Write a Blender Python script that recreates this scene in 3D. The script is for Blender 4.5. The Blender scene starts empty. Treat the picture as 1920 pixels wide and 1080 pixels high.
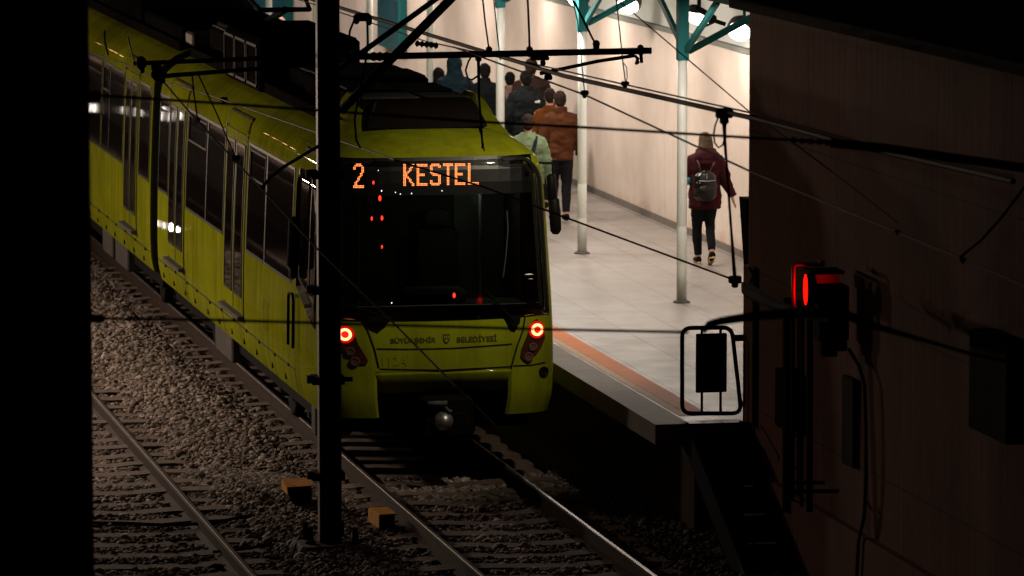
import bpy, math, random
import numpy as np
from mathutils import Vector, Matrix, Euler
R = math.radians
random.seed(7); rng = np.random.default_rng(7)
scene = bpy.context.scene
COL = scene.collection

# ------------------------------------------------------------------ camera
FPX, HC = 9000.0, 7.6                      # focal length in pixels of a 1920 px frame, camera height above the rails
TH = math.atan(1070 / FPX); PSI = math.atan2(1910, math.hypot(FPX, 1070))
CAM = Vector((0, 0, HC))
_hf = Vector((math.sin(PSI), math.cos(PSI), 0)); _r = Vector((math.cos(PSI), -math.sin(PSI), 0))
_fw = _hf * math.cos(TH) - Vector((0, 0, 1)) * math.sin(TH); _up = _hf * math.sin(TH) + Vector((0, 0, 1)) * math.cos(TH)
def ray(x, y): return _fw + _r * ((x - 960) / FPX) + _up * ((540 - y) / FPX)
def pz(x, y, z): d = ray(x, y); return CAM + d * ((z - HC) / d.z)
def pX(x, y, X): d = ray(x, y); return CAM + d * (X / d.x)
def pY(x, y, Y): d = ray(x, y); return CAM + d * (Y / d.y)
def pD(x, y, D): return CAM + ray(x, y) * D
cd = bpy.data.cameras.new('camera'); cam = bpy.data.objects.new('camera', cd); COL.objects.link(cam)
cam.location = CAM; cam.rotation_euler = (R(90) - TH, 0, -PSI)
cd.sensor_width = 36; cd.lens = FPX / 1920 * 36; cd.clip_start = 0.5; cd.clip_end = 2000
cd.dof.use_dof = True; cd.dof.focus_distance = 49.0; cd.dof.aperture_fstop = 4.0
scene.camera = cam

# ------------------------------------------------------------------ materials
def srgb(r, g, b): return tuple(((c / 255 / 12.92) if c / 255 <= .04045 else ((c / 255 + .055) / 1.055) ** 2.4) for c in (r, g, b))
def mat(name, col, rough=.6, metal=0, spec=.5, coat=0, noise=0, nscale=6, bump=0, bscale=8, emit=None, estr=0, coords='Object', stretch=(1, 1, 1), bdet=4):
    m = bpy.data.materials.new(name); m.use_nodes = True
    nt = m.node_tree; b = nt.nodes['Principled BSDF']
    b.inputs['Base Color'].default_value = (*col, 1); b.inputs['Roughness'].default_value = rough
    b.inputs['Metallic'].default_value = metal; b.inputs['Specular IOR Level'].default_value = spec
    b.inputs['Coat Weight'].default_value = coat; b.inputs['Coat Roughness'].default_value = .05
    if emit: b.inputs['Emission Color'].default_value = (*emit, 1); b.inputs['Emission Strength'].default_value = estr
    if noise or bump:
        tc = nt.nodes.new('ShaderNodeTexCoord'); mp = nt.nodes.new('ShaderNodeMapping'); mp.inputs['Scale'].default_value = stretch
        nt.links.new(tc.outputs[coords], mp.inputs[0])
    if noise:
        n = nt.nodes.new('ShaderNodeTexNoise'); n.inputs['Scale'].default_value = nscale; n.inputs['Detail'].default_value = 8; n.inputs['Roughness'].default_value = .65
        nt.links.new(mp.outputs[0], n.inputs[0])
        mr = nt.nodes.new('ShaderNodeMapRange'); mr.inputs[1].default_value = .3; mr.inputs[2].default_value = .7; mr.inputs[3].default_value = 1 - noise; mr.inputs[4].default_value = 1 + noise
        nt.links.new(n.outputs[0], mr.inputs[0])
        mx = nt.nodes.new('ShaderNodeVectorMath'); mx.operation = 'SCALE'; mx.inputs[0].default_value = col
        nt.links.new(mr.outputs[0], mx.inputs['Scale']); nt.links.new(mx.outputs[0], b.inputs['Base Color'])
    if bump:
        n2 = nt.nodes.new('ShaderNodeTexNoise'); n2.inputs['Scale'].default_value = bscale; n2.inputs['Detail'].default_value = bdet
        nt.links.new(mp.outputs[0], n2.inputs[0])
        bp = nt.nodes.new('ShaderNodeBump'); bp.inputs['Strength'].default_value = bump; bp.inputs['Distance'].default_value = .02
        nt.links.new(n2.outputs[0], bp.inputs['Height']); nt.links.new(bp.outputs[0], b.inputs['Normal'])
    return m
M = {}
M['glass'] = mat('dark_tinted_glass', (.007, .005, .005), .03, spec=.6, bump=.012, bscale=1.2, bdet=1, stretch=(1, .3, 2.5))
M['rubber'] = mat('black_rubber', (.006, .006, .006), .5, spec=.25)
M['frame_black'] = mat('black_gloss_frame', (.007, .006, .006), .5, spec=.08)
M['bellows'] = mat('bellows_rubber', (.003, .003, .003), .8, spec=.1)
M['grey_metal'] = mat('grey_metal', (.075, .07, .066), .7, spec=.08, noise=.25, nscale=5)
M['roof_grey'] = mat('roof_grey_panel', (.085, .08, .075), .8, spec=.05, noise=.3, nscale=4)
M['roof_dark'] = mat('roof_dark_panel', (.011, .010, .010), .8, spec=.0, noise=.3, nscale=5)
M['roof_white'] = mat('roof_pale_cover', (.05, .038, .036), .6, noise=.2)
M['visor'] = mat('visor_brown_black', (.008, .005, .004), .7, spec=.05, noise=.2)
M['black_metal'] = mat('black_metal', (.004, .004, .004), .85, spec=.05)
M['wire'] = mat('copper_wire_dark', (.016, .003, .006), .6, spec=.12)
M['steel_dark'] = mat('dark_steel', (.008, .007, .007), .8, spec=.06)
M['galv'] = mat('galvanised_steel', (.17, .14, .125), .6, noise=.25, nscale=4)
M['teal'] = mat('teal_paint', (.014, .125, .13), .6, spec=.12, noise=.12)
M['teal_dark'] = mat('dark_teal_paint', (.004, .014, .015), .6, spec=.15, noise=.12)
M['white_paint'] = mat('white_column_paint', (.62, .64, .60), .45, noise=.06, nscale=3)
M['rail'] = mat('rusty_rail', (.024, .013, .009), .8, spec=.15, noise=.3, nscale=10)
M['railtop_dim'] = mat('dim_rail_head', (.075, .06, .05), .55, metal=.6, noise=.2, nscale=6)
M['railtop_lit'] = mat('lit_worn_rail_head', (.24, .22, .21), .42, metal=.9, noise=.2, nscale=6)
M['sleeper'] = mat('dusty_sleeper', (.085, .056, .042), .9, noise=.35, nscale=7, bump=.4, bscale=20)
M['orange_box'] = mat('orange_yellow_paint', (.62, .26, .012), .6, noise=.25, nscale=14)
M['skin'] = mat('skin', (.55, .30, .21), .5, noise=.08, nscale=20)
M['sole'] = mat('tan_sole', (.55, .36, .18), .7)
M['tail_ring'] = mat('tail_ring_lit', (.3, .05, .03), .4, emit=(1, .26, .085), estr=6)
M['tail_core'] = mat('tail_core_lit', (.3, .01, .01), .4, emit=(1, .006, .006), estr=2.2)
M['tail_halo'] = mat('tail_halo_red', (.25, .01, .008), .3, emit=(1, .004, .002), estr=.38)
M['tail_lens'] = mat('dark_lamp_lens', (.045, .014, .008), .12, spec=.6)
M['led'] = mat('orange_led', (.3, .1, .03), .5, emit=(1, .25, .065), estr=2.8)
M['reflect_red'] = mat('red_reflection', (.3, .01, .01), .5, emit=(1, .03, .01), estr=2.5)
M['glint_white'] = mat('white_glint', (.4, .4, .4), .5, emit=(1, .9, .8), estr=2.0)
M['lamp_glow'] = mat('lamp_diffuser', (.9, .9, .85), .4, emit=(1, .93, .82), estr=9)
M['signal_red'] = mat('signal_lens_red', (.12, .002, .002), .9, spec=0, emit=(1, .003, .001), estr=4)
M['red_lit'] = mat('red_lit_metal', (.55, .03, .02), .5)  # red light of the lens put into the colour of rod and plate
M['screen'] = mat('display_board', (.02, .07, .09), .15, noise=.5, nscale=3, emit=(.02, .10, .12), estr=.15)
M['paper'] = mat('pale_header', (.5, .5, .48), .6)
M['text_dark'] = mat('dark_lettering', (.05, .052, .008), .7, spec=.1)
M['chrome'] = mat('coupler_steel', (.34, .33, .33), .38, metal=.8, noise=.3)

def node_mat(name):
    m = bpy.data.materials.new(name); m.use_nodes = True
    return m, m.node_tree, m.node_tree.nodes['Principled BSDF']
def N(nt, t, **kw):
    n = nt.nodes.new(t)
    for k, v in kw.items(): setattr(n, k, v)
    return n
def ramp(nt, src, stops):
    r = nt.nodes.new('ShaderNodeValToRGB'); e = r.color_ramp.elements
    while len(e) < len(stops): e.new(.5)
    for i, (p, c) in enumerate(stops): e[i].position = p; e[i].color = (*c, 1)
    nt.links.new(src, r.inputs[0]); return r.outputs[0]
def mixc(nt, a, b, fac, mode='MULTIPLY'):
    m = nt.nodes.new('ShaderNodeMix'); m.data_type = 'RGBA'; m.blend_type = mode
    for s, v in ((0, fac), (6, a), (7, b)):
        if hasattr(v, 'is_linked') or isinstance(v, bpy.types.NodeSocket): nt.links.new(v, m.inputs[s])
        else: m.inputs[s].default_value = v if s == 0 else (*v, 1)
    return m.outputs[2]
def noise(nt, scale, vec=None, detail=6, rough=.6):
    n = nt.nodes.new('ShaderNodeTexNoise'); n.inputs['Scale'].default_value = scale; n.inputs['Detail'].default_value = detail; n.inputs['Roughness'].default_value = rough
    if vec is not None: nt.links.new(vec, n.inputs[0])
    return n.outputs[0]
def objvec(nt, scale=(1, 1, 1), rot=(0, 0, 0)):
    tc = nt.nodes.new('ShaderNodeTexCoord'); mp = nt.nodes.new('ShaderNodeMapping'); mp.inputs['Scale'].default_value = scale; mp.inputs['Rotation'].default_value = rot
    nt.links.new(tc.outputs['Object'], mp.inputs[0]); return mp.outputs[0]
# lime paint with brake dust streaks and a grimy hem
m, nt, b = node_mat('lime_paint'); M['yellow'] = m
v = objvec(nt, (1, 1.6, .12)); v2 = objvec(nt)
c = mixc(nt, (.222, .252, .010), ramp(nt, noise(nt, 4, v, 8, .7), [(.32, (.62, .56, .5)), (.56, (1, 1, 1))]), .75)
c = mixc(nt, c, ramp(nt, noise(nt, 1.3, v2, 8, .7), [(.3, (.72, .70, .66)), (.6, (1, 1, 1))]), 1.0)
nt.links.new(c, b.inputs['Base Color']); b.inputs['Roughness'].default_value = .5; b.inputs['Specular IOR Level'].default_value = 0
b.inputs['Coat Weight'].default_value = .16; b.inputs['Coat Roughness'].default_value = .03
bp = nt.nodes.new('ShaderNodeBump'); bp.inputs['Strength'].default_value = .06; bp.inputs['Distance'].default_value = .02
nt.links.new(noise(nt, 1.6, objvec(nt, (1, .5, 1)), 2), bp.inputs['Height']); nt.links.new(bp.outputs[0], b.inputs['Normal']); nt.links.new(bp.outputs[0], b.inputs['Coat Normal'])
# windshield: tinted glass one can dimly see through
m = bpy.data.materials.new('windshield_glass'); m.use_nodes = True; nt = m.node_tree; M['windshield'] = m
for n_ in list(nt.nodes):
    if n_.type == 'BSDF_PRINCIPLED': nt.nodes.remove(n_)
out = nt.nodes['Material Output']; tr = nt.nodes.new('ShaderNodeBsdfTransparent'); tr.inputs[0].default_value = (.50, .52, .48, 1)
gl = nt.nodes.new('ShaderNodeBsdfGlossy'); gl.inputs['Roughness'].default_value = .04; gl.inputs[0].default_value = (.9, .9, .9, 1)
fr = nt.nodes.new('ShaderNodeFresnel'); fr.inputs[0].default_value = 1.5; mx = nt.nodes.new('ShaderNodeMixShader')
nt.links.new(fr.outputs[0], mx.inputs[0]); nt.links.new(tr.outputs[0], mx.inputs[1]); nt.links.new(gl.outputs[0], mx.inputs[2]); nt.links.new(mx.outputs[0], out.inputs[0])
# plaster of the platform wall: faint vertical drip stains and blotches
m, nt, b = node_mat('platform_plaster'); M['plaster'] = m
v = objvec(nt, (1, .8, .10)); v2 = objvec(nt)
c = ramp(nt, noise(nt, 3, v), [(.3, (.695, .58, .512)), (.62, (.74, .63, .565))])
c = mixc(nt, c, ramp(nt, noise(nt, 1.4, v2), [(.35, (.88, .86, .84)), (.65, (1, 1, 1))]), 1.0)
sz = nt.nodes.new('ShaderNodeSeparateXYZ'); nt.links.new(objvec(nt), sz.inputs[0]); ma = nt.nodes.new('ShaderNodeMath'); ma.operation = 'MULTIPLY_ADD'; ma.inputs[1].default_value = 1.6
nt.links.new(noise(nt, 2.5, objvec(nt), 8, .7), ma.inputs[0]); mb_ = nt.nodes.new('ShaderNodeMath'); mb_.operation = 'MULTIPLY'; mb_.inputs[1].default_value = 1.0; nt.links.new(sz.outputs[2], mb_.inputs[0]); nt.links.new(mb_.outputs[0], ma.inputs[2])
c = mixc(nt, c, ramp(nt, ma.outputs[0], [(.62, (.80, .66, .56)), (1.0, (1, 1, 1))]), 1.0)
bs = nt.nodes.new('ShaderNodeTexBrick'); bs.offset = 0
for k, val in (('Scale', 1.0), ('Mortar Size', .008), ('Mortar Smooth', .3), ('Brick Width', 5.1), ('Row Height', 9)): bs.inputs[k].default_value = val
bs.inputs['Color1'].default_value = bs.inputs['Color2'].default_value = (1, 1, 1, 1); bs.inputs['Mortar'].default_value = (.72, .68, .64, 1)
cbx = nt.nodes.new('ShaderNodeCombineXYZ'); nt.links.new(sz.outputs[1], cbx.inputs[0]); nt.links.new(sz.outputs[2], cbx.inputs[1]); nt.links.new(cbx.outputs[0], bs.inputs[0]); c = mixc(nt, c, bs.outputs[0], 1.0)
nt.links.new(c, b.inputs['Base Color']); b.inputs['Roughness'].default_value = .8
# platform tiles
m, nt, b = node_mat('platform_tiles'); M['tiles'] = m
v = objvec(nt, (1, 1, 1), (0, 0, R(90)))
br = nt.nodes.new('ShaderNodeTexBrick'); br.offset = .5
for k, val in (('Scale', 1.0), ('Mortar Size', .009), ('Mortar Smooth', .2), ('Brick Width', 1.2), ('Row Height', .6), ('Bias', 0)): br.inputs[k].default_value = val
br.inputs['Color1'].default_value = (.235, .212, .197, 1); br.inputs['Color2'].default_value = (.27, .245, .229, 1); br.inputs['Mortar'].default_value = (.10, .09, .08, 1)
nt.links.new(v, br.inputs[0])
c = mixc(nt, br.outputs[0], ramp(nt, noise(nt, .9, objvec(nt), 9, .7), [(.3, (.80, .77, .75)), (.65, (1, 1, 1))]), 1.0)
nt.links.new(c, b.inputs['Base Color'])
nt.links.new(ramp(nt, noise(nt, 2.2, objvec(nt)), [(.3, (.34,) * 3), (.7, (.55,) * 3)]), b.inputs['Roughness'])
# tactile strip
m, nt, b = node_mat('tactile_orange'); M['tactile'] = m
c = ramp(nt, noise(nt, 5, objvec(nt)), [(.3, (.72, .185, .035)), (.7, (.84, .235, .05))]); nt.links.new(c, b.inputs['Base Color']); b.inputs['Roughness'].default_value = .7
M['edge_line'] = mat('pale_edge_line', (.66, .42, .28), .7, noise=.12, nscale=9)
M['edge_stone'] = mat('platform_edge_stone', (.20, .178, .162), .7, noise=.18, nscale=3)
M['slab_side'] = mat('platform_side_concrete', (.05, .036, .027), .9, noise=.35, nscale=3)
# board-marked concrete of the big wall
m, nt, b = node_mat('stained_concrete'); M['concrete'] = m
v = objvec(nt, (1, 1, .06)); v2 = objvec(nt)
c = ramp(nt, noise(nt, 5, v, 8, .7), [(.3, (.135, .046, .024)), (.7, (.175, .064, .036))])
c = mixc(nt, c, ramp(nt, noise(nt, 1.2, v2, 8), [(.35, (.6, .58, .55)), (.65, (1, 1, 1))]), 1.0)
bk = nt.nodes.new('ShaderNodeTexBrick'); bk.offset = 0
for k, val in (('Scale', 1.0), ('Mortar Size', .012), ('Mortar Smooth', .4), ('Brick Width', 1.0), ('Row Height', 1.32)): bk.inputs[k].default_value = val
bk.inputs['Color1'].default_value = (1, 1, 1, 1); bk.inputs['Color2'].default_value = (.88, .88, .88, 1); bk.inputs['Mortar'].default_value = (.2, .2, .2, 1)
sp = nt.nodes.new('ShaderNodeSeparateXYZ'); cb = nt.nodes.new('ShaderNodeCombineXYZ'); tc = nt.nodes.new('ShaderNodeTexCoord')
nt.links.new(tc.outputs['Object'], sp.inputs[0]); nt.links.new(sp.outputs[1], cb.inputs[0]); nt.links.new(sp.outputs[2], cb.inputs[1]); nt.links.new(cb.outputs[0], bk.inputs[0])
c = mixc(nt, c, bk.outputs[0], .8); nt.links.new(c, b.inputs['Base Color']); b.inputs['Roughness'].default_value = .9
bp = nt.nodes.new('ShaderNodeBump'); bp.inputs['Strength'].default_value = .5; bp.inputs['Distance'].default_value = .02
nt.links.new(noise(nt, 9, v), bp.inputs['Height']); nt.links.new(bp.outputs[0], b.inputs['Normal'])
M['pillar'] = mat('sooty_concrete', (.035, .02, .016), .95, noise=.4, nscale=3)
# ballast ground + stones
m, nt, b = node_mat('ballast_soil'); M['soil'] = m
c = ramp(nt, noise(nt, 14, objvec(nt)), [(.3, (.03, .02, .015)), (.7, (.10, .068, .05))]); nt.links.new(c, b.inputs['Base Color']); b.inputs['Roughness'].default_value = .95
m, nt, b = node_mat('ballast_stone'); M['stone'] = m
at = nt.nodes.new('ShaderNodeAttribute'); at.attribute_name = 'tint'
c = ramp(nt, at.outputs['Fac'], [(.0, (.05, .039, .033)), (.35, (.19, .152, .132)), (.7, (.32, .265, .235)), (1, (.52, .46, .42))])
c = mixc(nt, c, ramp(nt, noise(nt, 30, objvec(nt)), [(.3, (.7, .68, .66)), (.7, (1, 1, 1))]), 1.0)
nt.links.new(c, b.inputs['Base Color']); b.inputs['Roughness'].default_value = .9
def cloth(name, col): return mat(name, tuple(c * .55 for c in col), .9, spec=.12, noise=.28, nscale=9, bump=.6, bscale=14)

# ------------------------------------------------------------------ mesh building
class MB:
    def __init__(s): s.v = []; s.f = []
    def add(s, vs, fs):
        o = len(s.v); s.v += [tuple(p) for p in vs]; s.f += [tuple(i + o for i in f) for f in fs]; return s
    def box(s, c, d, rot=None, bev=0):
        x, y, z = (k / 2 for k in d); mtx = rot.to_matrix() if isinstance(rot, Euler) else (rot or Matrix.Identity(3))
        if bev:
            e = min(bev, x * .9, y * .9, z * .9); vs = []; 
            # chamfered box: three rings of 8 points
            def ring(zz, k): return [(-x + k + e, -y + k, zz), (x - k - e, -y + k, zz), (x - k, -y + k + e, zz), (x - k, y - k - e, zz), (x - k - e, y - k, zz), (-x + k + e, y - k, zz), (-x + k, y - k - e, zz), (-x + k, -y + k + e, zz)]
            rs = [ring(-z, e), ring(-z + e, 0), ring(z - e, 0), ring(z, e)]
            vs = [Vector(c) + mtx @ Vector(p) for r_ in rs for p in r_]
            fs = [tuple(reversed(range(8))), tuple(range(24, 32))]
            for k in range(3):
                for i in range(8): j = (i + 1) % 8; fs.append((k * 8 + i, k * 8 + j, k * 8 + 8 + j, k * 8 + 8 + i))
            return s.add(vs, fs)
        vs = [Vector(c) + mtx @ Vector(p) for p in ((-x, -y, -z), (x, -y, -z), (x, y, -z), (-x, y, -z), (-x, -y, z), (x, -y, z), (x, y, z), (-x, y, z))]
        return s.add(vs, [(0, 3, 2, 1), (4, 5, 6, 7), (0, 1, 5, 4), (1, 2, 6, 5), (2, 3, 7, 6), (3, 0, 4, 7)])
    def bb(s, a, b, bev=0): return s.box([(p + q) / 2 for p, q in zip(a, b)], [abs(q - p) for p, q in zip(a, b)], bev=bev)
    def tube(s, pts, rad, n=8, ref=(1, 0, 0), cap=True, dome=False):
        pts = [Vector(p) for p in pts]; m_ = len(pts)
        if not isinstance(rad, (list, tuple)): rad = [rad] * m_
        rad = [(r_, r_) if not isinstance(r_, (list, tuple)) else r_ for r_ in rad]
        u = None; vs = []
        for i, p in enumerate(pts):
            t = (pts[min(i + 1, m_ - 1)] - pts[max(i - 1, 0)]).normalized()
            if u is None:
                u = Vector(ref); u = u - t * u.dot(t)
                if u.length < 1e-3: u = Vector((0, 1, 0)) - t * t.y
            else: u = u - t * u.dot(t)
            u.normalize(); w = t.cross(u)
            for k in range(n):
                a = 2 * math.pi * k / n; vs.append(p + u * (math.cos(a) * rad[i][0]) + w * (math.sin(a) * rad[i][1]))
        fs = [(i * n + k, i * n + (k + 1) % n, (i + 1) * n + (k + 1) % n, (i + 1) * n + k) for i in range(m_ - 1) for k in range(n)]
        if cap: fs += [tuple(reversed(range(n))), tuple(range((m_ - 1) * n, m_ * n))]
        return s.add(vs, fs)
    def bar(s, a, b, w, h, up=(0, 0, 1)):
        a, b = Vector(a), Vector(b); t = (b - a).normalized(); x = t.cross(Vector(up))
        if x.length < 1e-3: x = Vector((1, 0, 0))
        x.normalize(); y = x.cross(t); mt = Matrix((x, t, y)).transposed()
        return s.box((a + b) / 2, (w, (b - a).length, h), mt)
    def ell(s, c, r3, nu=14, nv=9, rot=None):
        mt = rot.to_matrix() if rot else Matrix.Identity(3); vs = []; fs = []
        for j in range(nv + 1):
            ph = math.pi * j / nv
            for i in range(nu):
                a = 2 * math.pi * i / nu
                vs.append(Vector(c) + mt @ Vector((r3[0] * math.sin(ph) * math.cos(a), r3[1] * math.sin(ph) * math.sin(a), -r3[2] * math.cos(ph))))
        for j in range(nv):
            for i in range(nu): k = (i + 1) % nu; fs.append((j * nu + i, j * nu + k, (j + 1) * nu + k, (j + 1) * nu + i))
        return s.add(vs, fs)
    def lathe(s, c, prof, n=16, axis=(0, 0, 1)):
        ax = Vector(axis).normalized(); u = ax.orthogonal().normalized(); w = ax.cross(u); c = Vector(c)
        vs = [c + ax * h + (u * math.cos(2 * math.pi * k / n) + w * math.sin(2 * math.pi * k / n)) * r_ for r_, h in prof for k in range(n)]
        m_ = len(prof); fs = [(i * n + k, i * n + (k + 1) % n, (i + 1) * n + (k + 1) % n, (i + 1) * n + k) for i in range(m_ - 1) for k in range(n)]
        fs += [tuple(reversed(range(n))), tuple(range((m_ - 1) * n, m_ * n))]
        return s.add(vs, fs)
    def grid(s, rows, close=False):
        n = len(rows[0]); vs = [p for r_ in rows for p in r_]; k_ = n if close else n - 1
        return s.add(vs, [(i * n + k, i * n + (k + 1) % n, (i + 1) * n + (k + 1) % n, (i + 1) * n + k) for i in range(len(rows) - 1) for k in range(k_)])
    def slab(s, front, back):      # a closed patch: front grid, back grid, rim
        nr, nc = len(front), len(front[0]); o = len(s.v)
        s.grid(front); s.grid([list(reversed(r_)) for r_ in back])
        rim = [(0, c) for c in range(nc)] + [(r_, nc - 1) for r_ in range(1, nr)] + [(nr - 1, c) for c in range(nc - 2, -1, -1)] + [(r_, 0) for r_ in range(nr - 2, 0, -1)]
        F = lambda rc: o + rc[0] * nc + rc[1]; B = lambda rc: o + nr * nc + rc[0] * nc + (nc - 1 - rc[1])
        for i, a in enumerate(rim):
            b_ = rim[(i + 1) % len(rim)]; s.f.append((F(b_), F(a), B(a), B(b_)))
        return s
    def poly(s, front, back):      # closed n-gon prism
        n = len(front); return s.add(list(front) + list(back), [tuple(range(n)), tuple(reversed(range(n, 2 * n)))] + [((i + 1) % n, i, n + i, n + (i + 1) % n) for i in range(n)])
def wl(o):
    v = Vector((0, 0, 0))
    while o: v += o.location; o = o.parent
    return v
def tag(o, label=None, cat=None, group=None, kind=None):
    if label: o['label'] = label
    if cat: o['category'] = cat
    if group: o['group'] = group
    if kind: o['kind'] = kind
    return o
def link(name, me, mt, parent=None, origin=None):
    o = bpy.data.objects.new(name, me); COL.objects.link(o); me.materials.append(mt)
    if parent: o.parent = parent
    return o
def build(mb, name, mt, parent=None, smooth=False, extra=None):
    vs = [Vector(p) for p in mb.v]
    if parent: org = wl(parent)
    else: org = Vector(((min(p.x for p in vs) + max(p.x for p in vs)) / 2, (min(p.y for p in vs) + max(p.y for p in vs)) / 2, min(p.z for p in vs)))
    me = bpy.data.meshes.new(name); me.from_pydata([p - org for p in vs], [], mb.f); me.validate(); me.update()
    if smooth: me.polygons.foreach_set('use_smooth', [True] * len(me.polygons)); me.update()
    o = link(name, me, mt, parent)
    if not parent: o.location = org
    if smooth == 'auto':
        md = o.modifiers.new('edge', 'EDGE_SPLIT'); md.split_angle = R(35)
    return o
def empty(name, loc, label, cat, group=None):
    o = bpy.data.objects.new(name, None); COL.objects.link(o); o.location = loc; o.empty_display_size = .2
    return tag(o, label, cat, group)
def copy_tree(o, parent=None):
    c_ = o.copy(); COL.objects.link(c_)
    if parent: c_.parent = parent
    for ch in [x for x in bpy.data.objects if x.parent == o and x != c_]: copy_tree(ch, c_)
    return c_
def remesh(mb, voxel, it=4, fac=.5):
    me = bpy.data.meshes.new('tmp'); me.from_pydata(mb.v, [], mb.f); o = bpy.data.objects.new('tmp', me); COL.objects.link(o)
    md = o.modifiers.new('r', 'REMESH'); md.mode = 'VOXEL'; md.voxel_size = voxel
    if it: sm = o.modifiers.new('s', 'SMOOTH'); sm.factor = fac; sm.iterations = it
    bpy.context.view_layer.update(); dg = bpy.context.evaluated_depsgraph_get()
    out = bpy.data.meshes.new_from_object(o.evaluated_get(dg)); bpy.data.objects.remove(o); 
    vs = [v_.co.copy() for v_ in out.vertices]; fs = [tuple(p.vertices) for p in out.polygons]
    bpy.data.meshes.remove(out); k = MB(); k.v = [tuple(p) for p in vs]; k.f = fs; return k

# ------------------------------------------------------------------ the setting
g = MB(); n = 24
xs = [-400, -120, -40, 0, 4, 8, 12, 16, 40, 120, 400]; ys = [-200, -40, 0, 20, 40, 60, 80, 120, 200, 500, 900]
g.grid([[(x, y, -.26) for x in xs] for y in ys]); tag(build(g, 'ground', M['soil']), kind='structure')

XT = 9.2                                   # centre line of the tram and its track
PX0, PX1, PY0, PY1, PZ = 10.68, 15.1, 44.05, 125.0, .9
p = MB(); p.bb((PX0 + .34, PY0, PZ - .19), (PX1 + .3, PY1, PZ)); plat = build(p, 'platform', M['tiles']); tag(plat, kind='structure')
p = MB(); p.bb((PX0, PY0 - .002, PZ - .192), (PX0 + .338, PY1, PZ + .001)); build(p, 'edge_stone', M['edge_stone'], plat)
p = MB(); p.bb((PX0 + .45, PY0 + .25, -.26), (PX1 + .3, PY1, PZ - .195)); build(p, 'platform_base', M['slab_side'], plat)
p = MB(); p.bb((PX0 + .36, PY0 + .5, PZ), (PX0 + .455, PY1, PZ + .004)); build(p, 'edge_line', M['edge_line'], plat)
p = MB(); p.bb((PX0 + .458, PY0 + .5, PZ), (PX0 + .665, PY1, PZ + .005))
build(p, 'tactile_strip', M['tactile'], plat)

# back wall of the platform
wall = empty('platform_wall', (15.3, 72, .9), 'long pale plastered wall behind the lit platform', 'wall')
p = MB(); p.bb((PX1, 45, .9), (PX1 + .35, 97, 3.46)); build(p, 'wall', M['plaster'], wall)
p = MB(); p.bb((PX1 + .06, 45, 3.52), (PX1 + .35, 97, 4.8)); build(p, 'upper_wall', M['white_paint'], wall)
p = MB(); p.bb((PX1 - .03, 45, 3.462), (PX1 + .3, 97, 3.52)); build(p, 'ledge', mat('ledge_grey', (.16, .17, .15), .8), wall)
p = MB(); p.bb((PX1 - .022, 45, .9), (PX1 - .001, 97, .99)); build(p, 'skirting', mat('skirting_stone', (.17, .145, .125), .7, noise=.2), wall)

# canopy: sheet, longitudinal beams, cross beams, braces
CX, CZ = 13.25, 4.46
COLY = [53.35, 58.55, 63.6, 68.6, 73.6, 78.6, 83.6, 88.6, 93.6]
can = empty('platform_canopy', (13.7, 70, 4.1), 'pale sheet canopy on teal steel beams over the platform', 'canopy')
p = MB(); rows = []
for i in range(23):
    x = 12.35 + i * .14; rows.append([(x, 47, 4.81 + (.02 if i % 2 else 0)), (x, 97, 4.81 + (.02 if i % 2 else 0))])
p.slab(rows, [[(q[0], q[1], q[2] + .03) for q in r_] for r_ in rows]); build(p, 'roof_sheet', mat('roof_sheet_pale', (.50, .49, .46), .5, noise=.12), can)
p = MB(); p.bb((12.3, 46.9, 4.87), (15.5, 97.1, 4.93)); build(p, 'roof_shade_sheet', M['black_metal'], can)  # black sheet added so the canopy top looks unlit
for x in (12.45, CX, 14.55):
    zo = .20 if x < 13 else 0; p = MB(); p.bb((x - .05, 47.2, CZ + zo), (x + .05, 96.8, CZ + .14 + zo * .7)); build(p, 'beam', M['teal'], can)
for y in COLY:
    p = MB(); p.bb((12.35, y - .05, CZ + .145), (15.1, y + .05, CZ + .27)); build(p, 'cross_beam', M['teal'], can)
    for s_ in (-1, 1):
        p = MB(); p.bar((CX + .02, y + s_ * .06, 3.82), (CX + .02, y + s_ * 1.5, CZ), .045, .075); build(p, 'brace', M['teal'], can)
    p = MB(); p.bar((CX + .06, y, 3.8), (14.6, y, CZ), .045, .075); build(p, 'brace', M['teal'], can)

# columns
def column(x, y, label):
    e = empty('platform_column', (x, y, .9), label, 'column', 'round columns along the platform')
    p = MB(); p.lathe((x, y, .93), [(.058, 0), (.058, .42), (.0565, .425), (.058, .43), (.058, .85), (.0565, .855), (.058, .86), (.058, 2.0), (.056, 2.78)], 20); build(p, 'shaft', M['white_paint'], e, True)
    p = MB(); p.lathe((x, y, .9), [(.10, 0), (.10, .012), (.065, .03)], 20); build(p, 'base_plate', M['grey_metal'], e)
    p = MB(); p.bb((x - .062, y - .062, 3.70), (x + .062, y + .062, CZ)); build(p, 'sleeve', M['teal'], e)
    return e
c0 = column(13.24, COLY[0], 'white round column right of centre, nearest to the walking woman in burgundy')
labs = ['white round column standing beside the orange jacketed person, second nearest the camera', 'white round column between the dark coated crowd and the pink coat, third from the near end',
        'white round column behind the blue jacketed person, fourth from the near end', 'pale column just right of the blue wall display board', 'pale column seen left of the blue wall display board, next to the dark mast',
        'pale column far down the platform just right of the bald man', 'far pale column just left of the bald man', 'farthest pale column at the dark end of the platform']
for y, l in zip(COLY[1:], labs):
    c_ = copy_tree(c0); c_.location = (13.24, y, .9); c_['label'] = l

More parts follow.
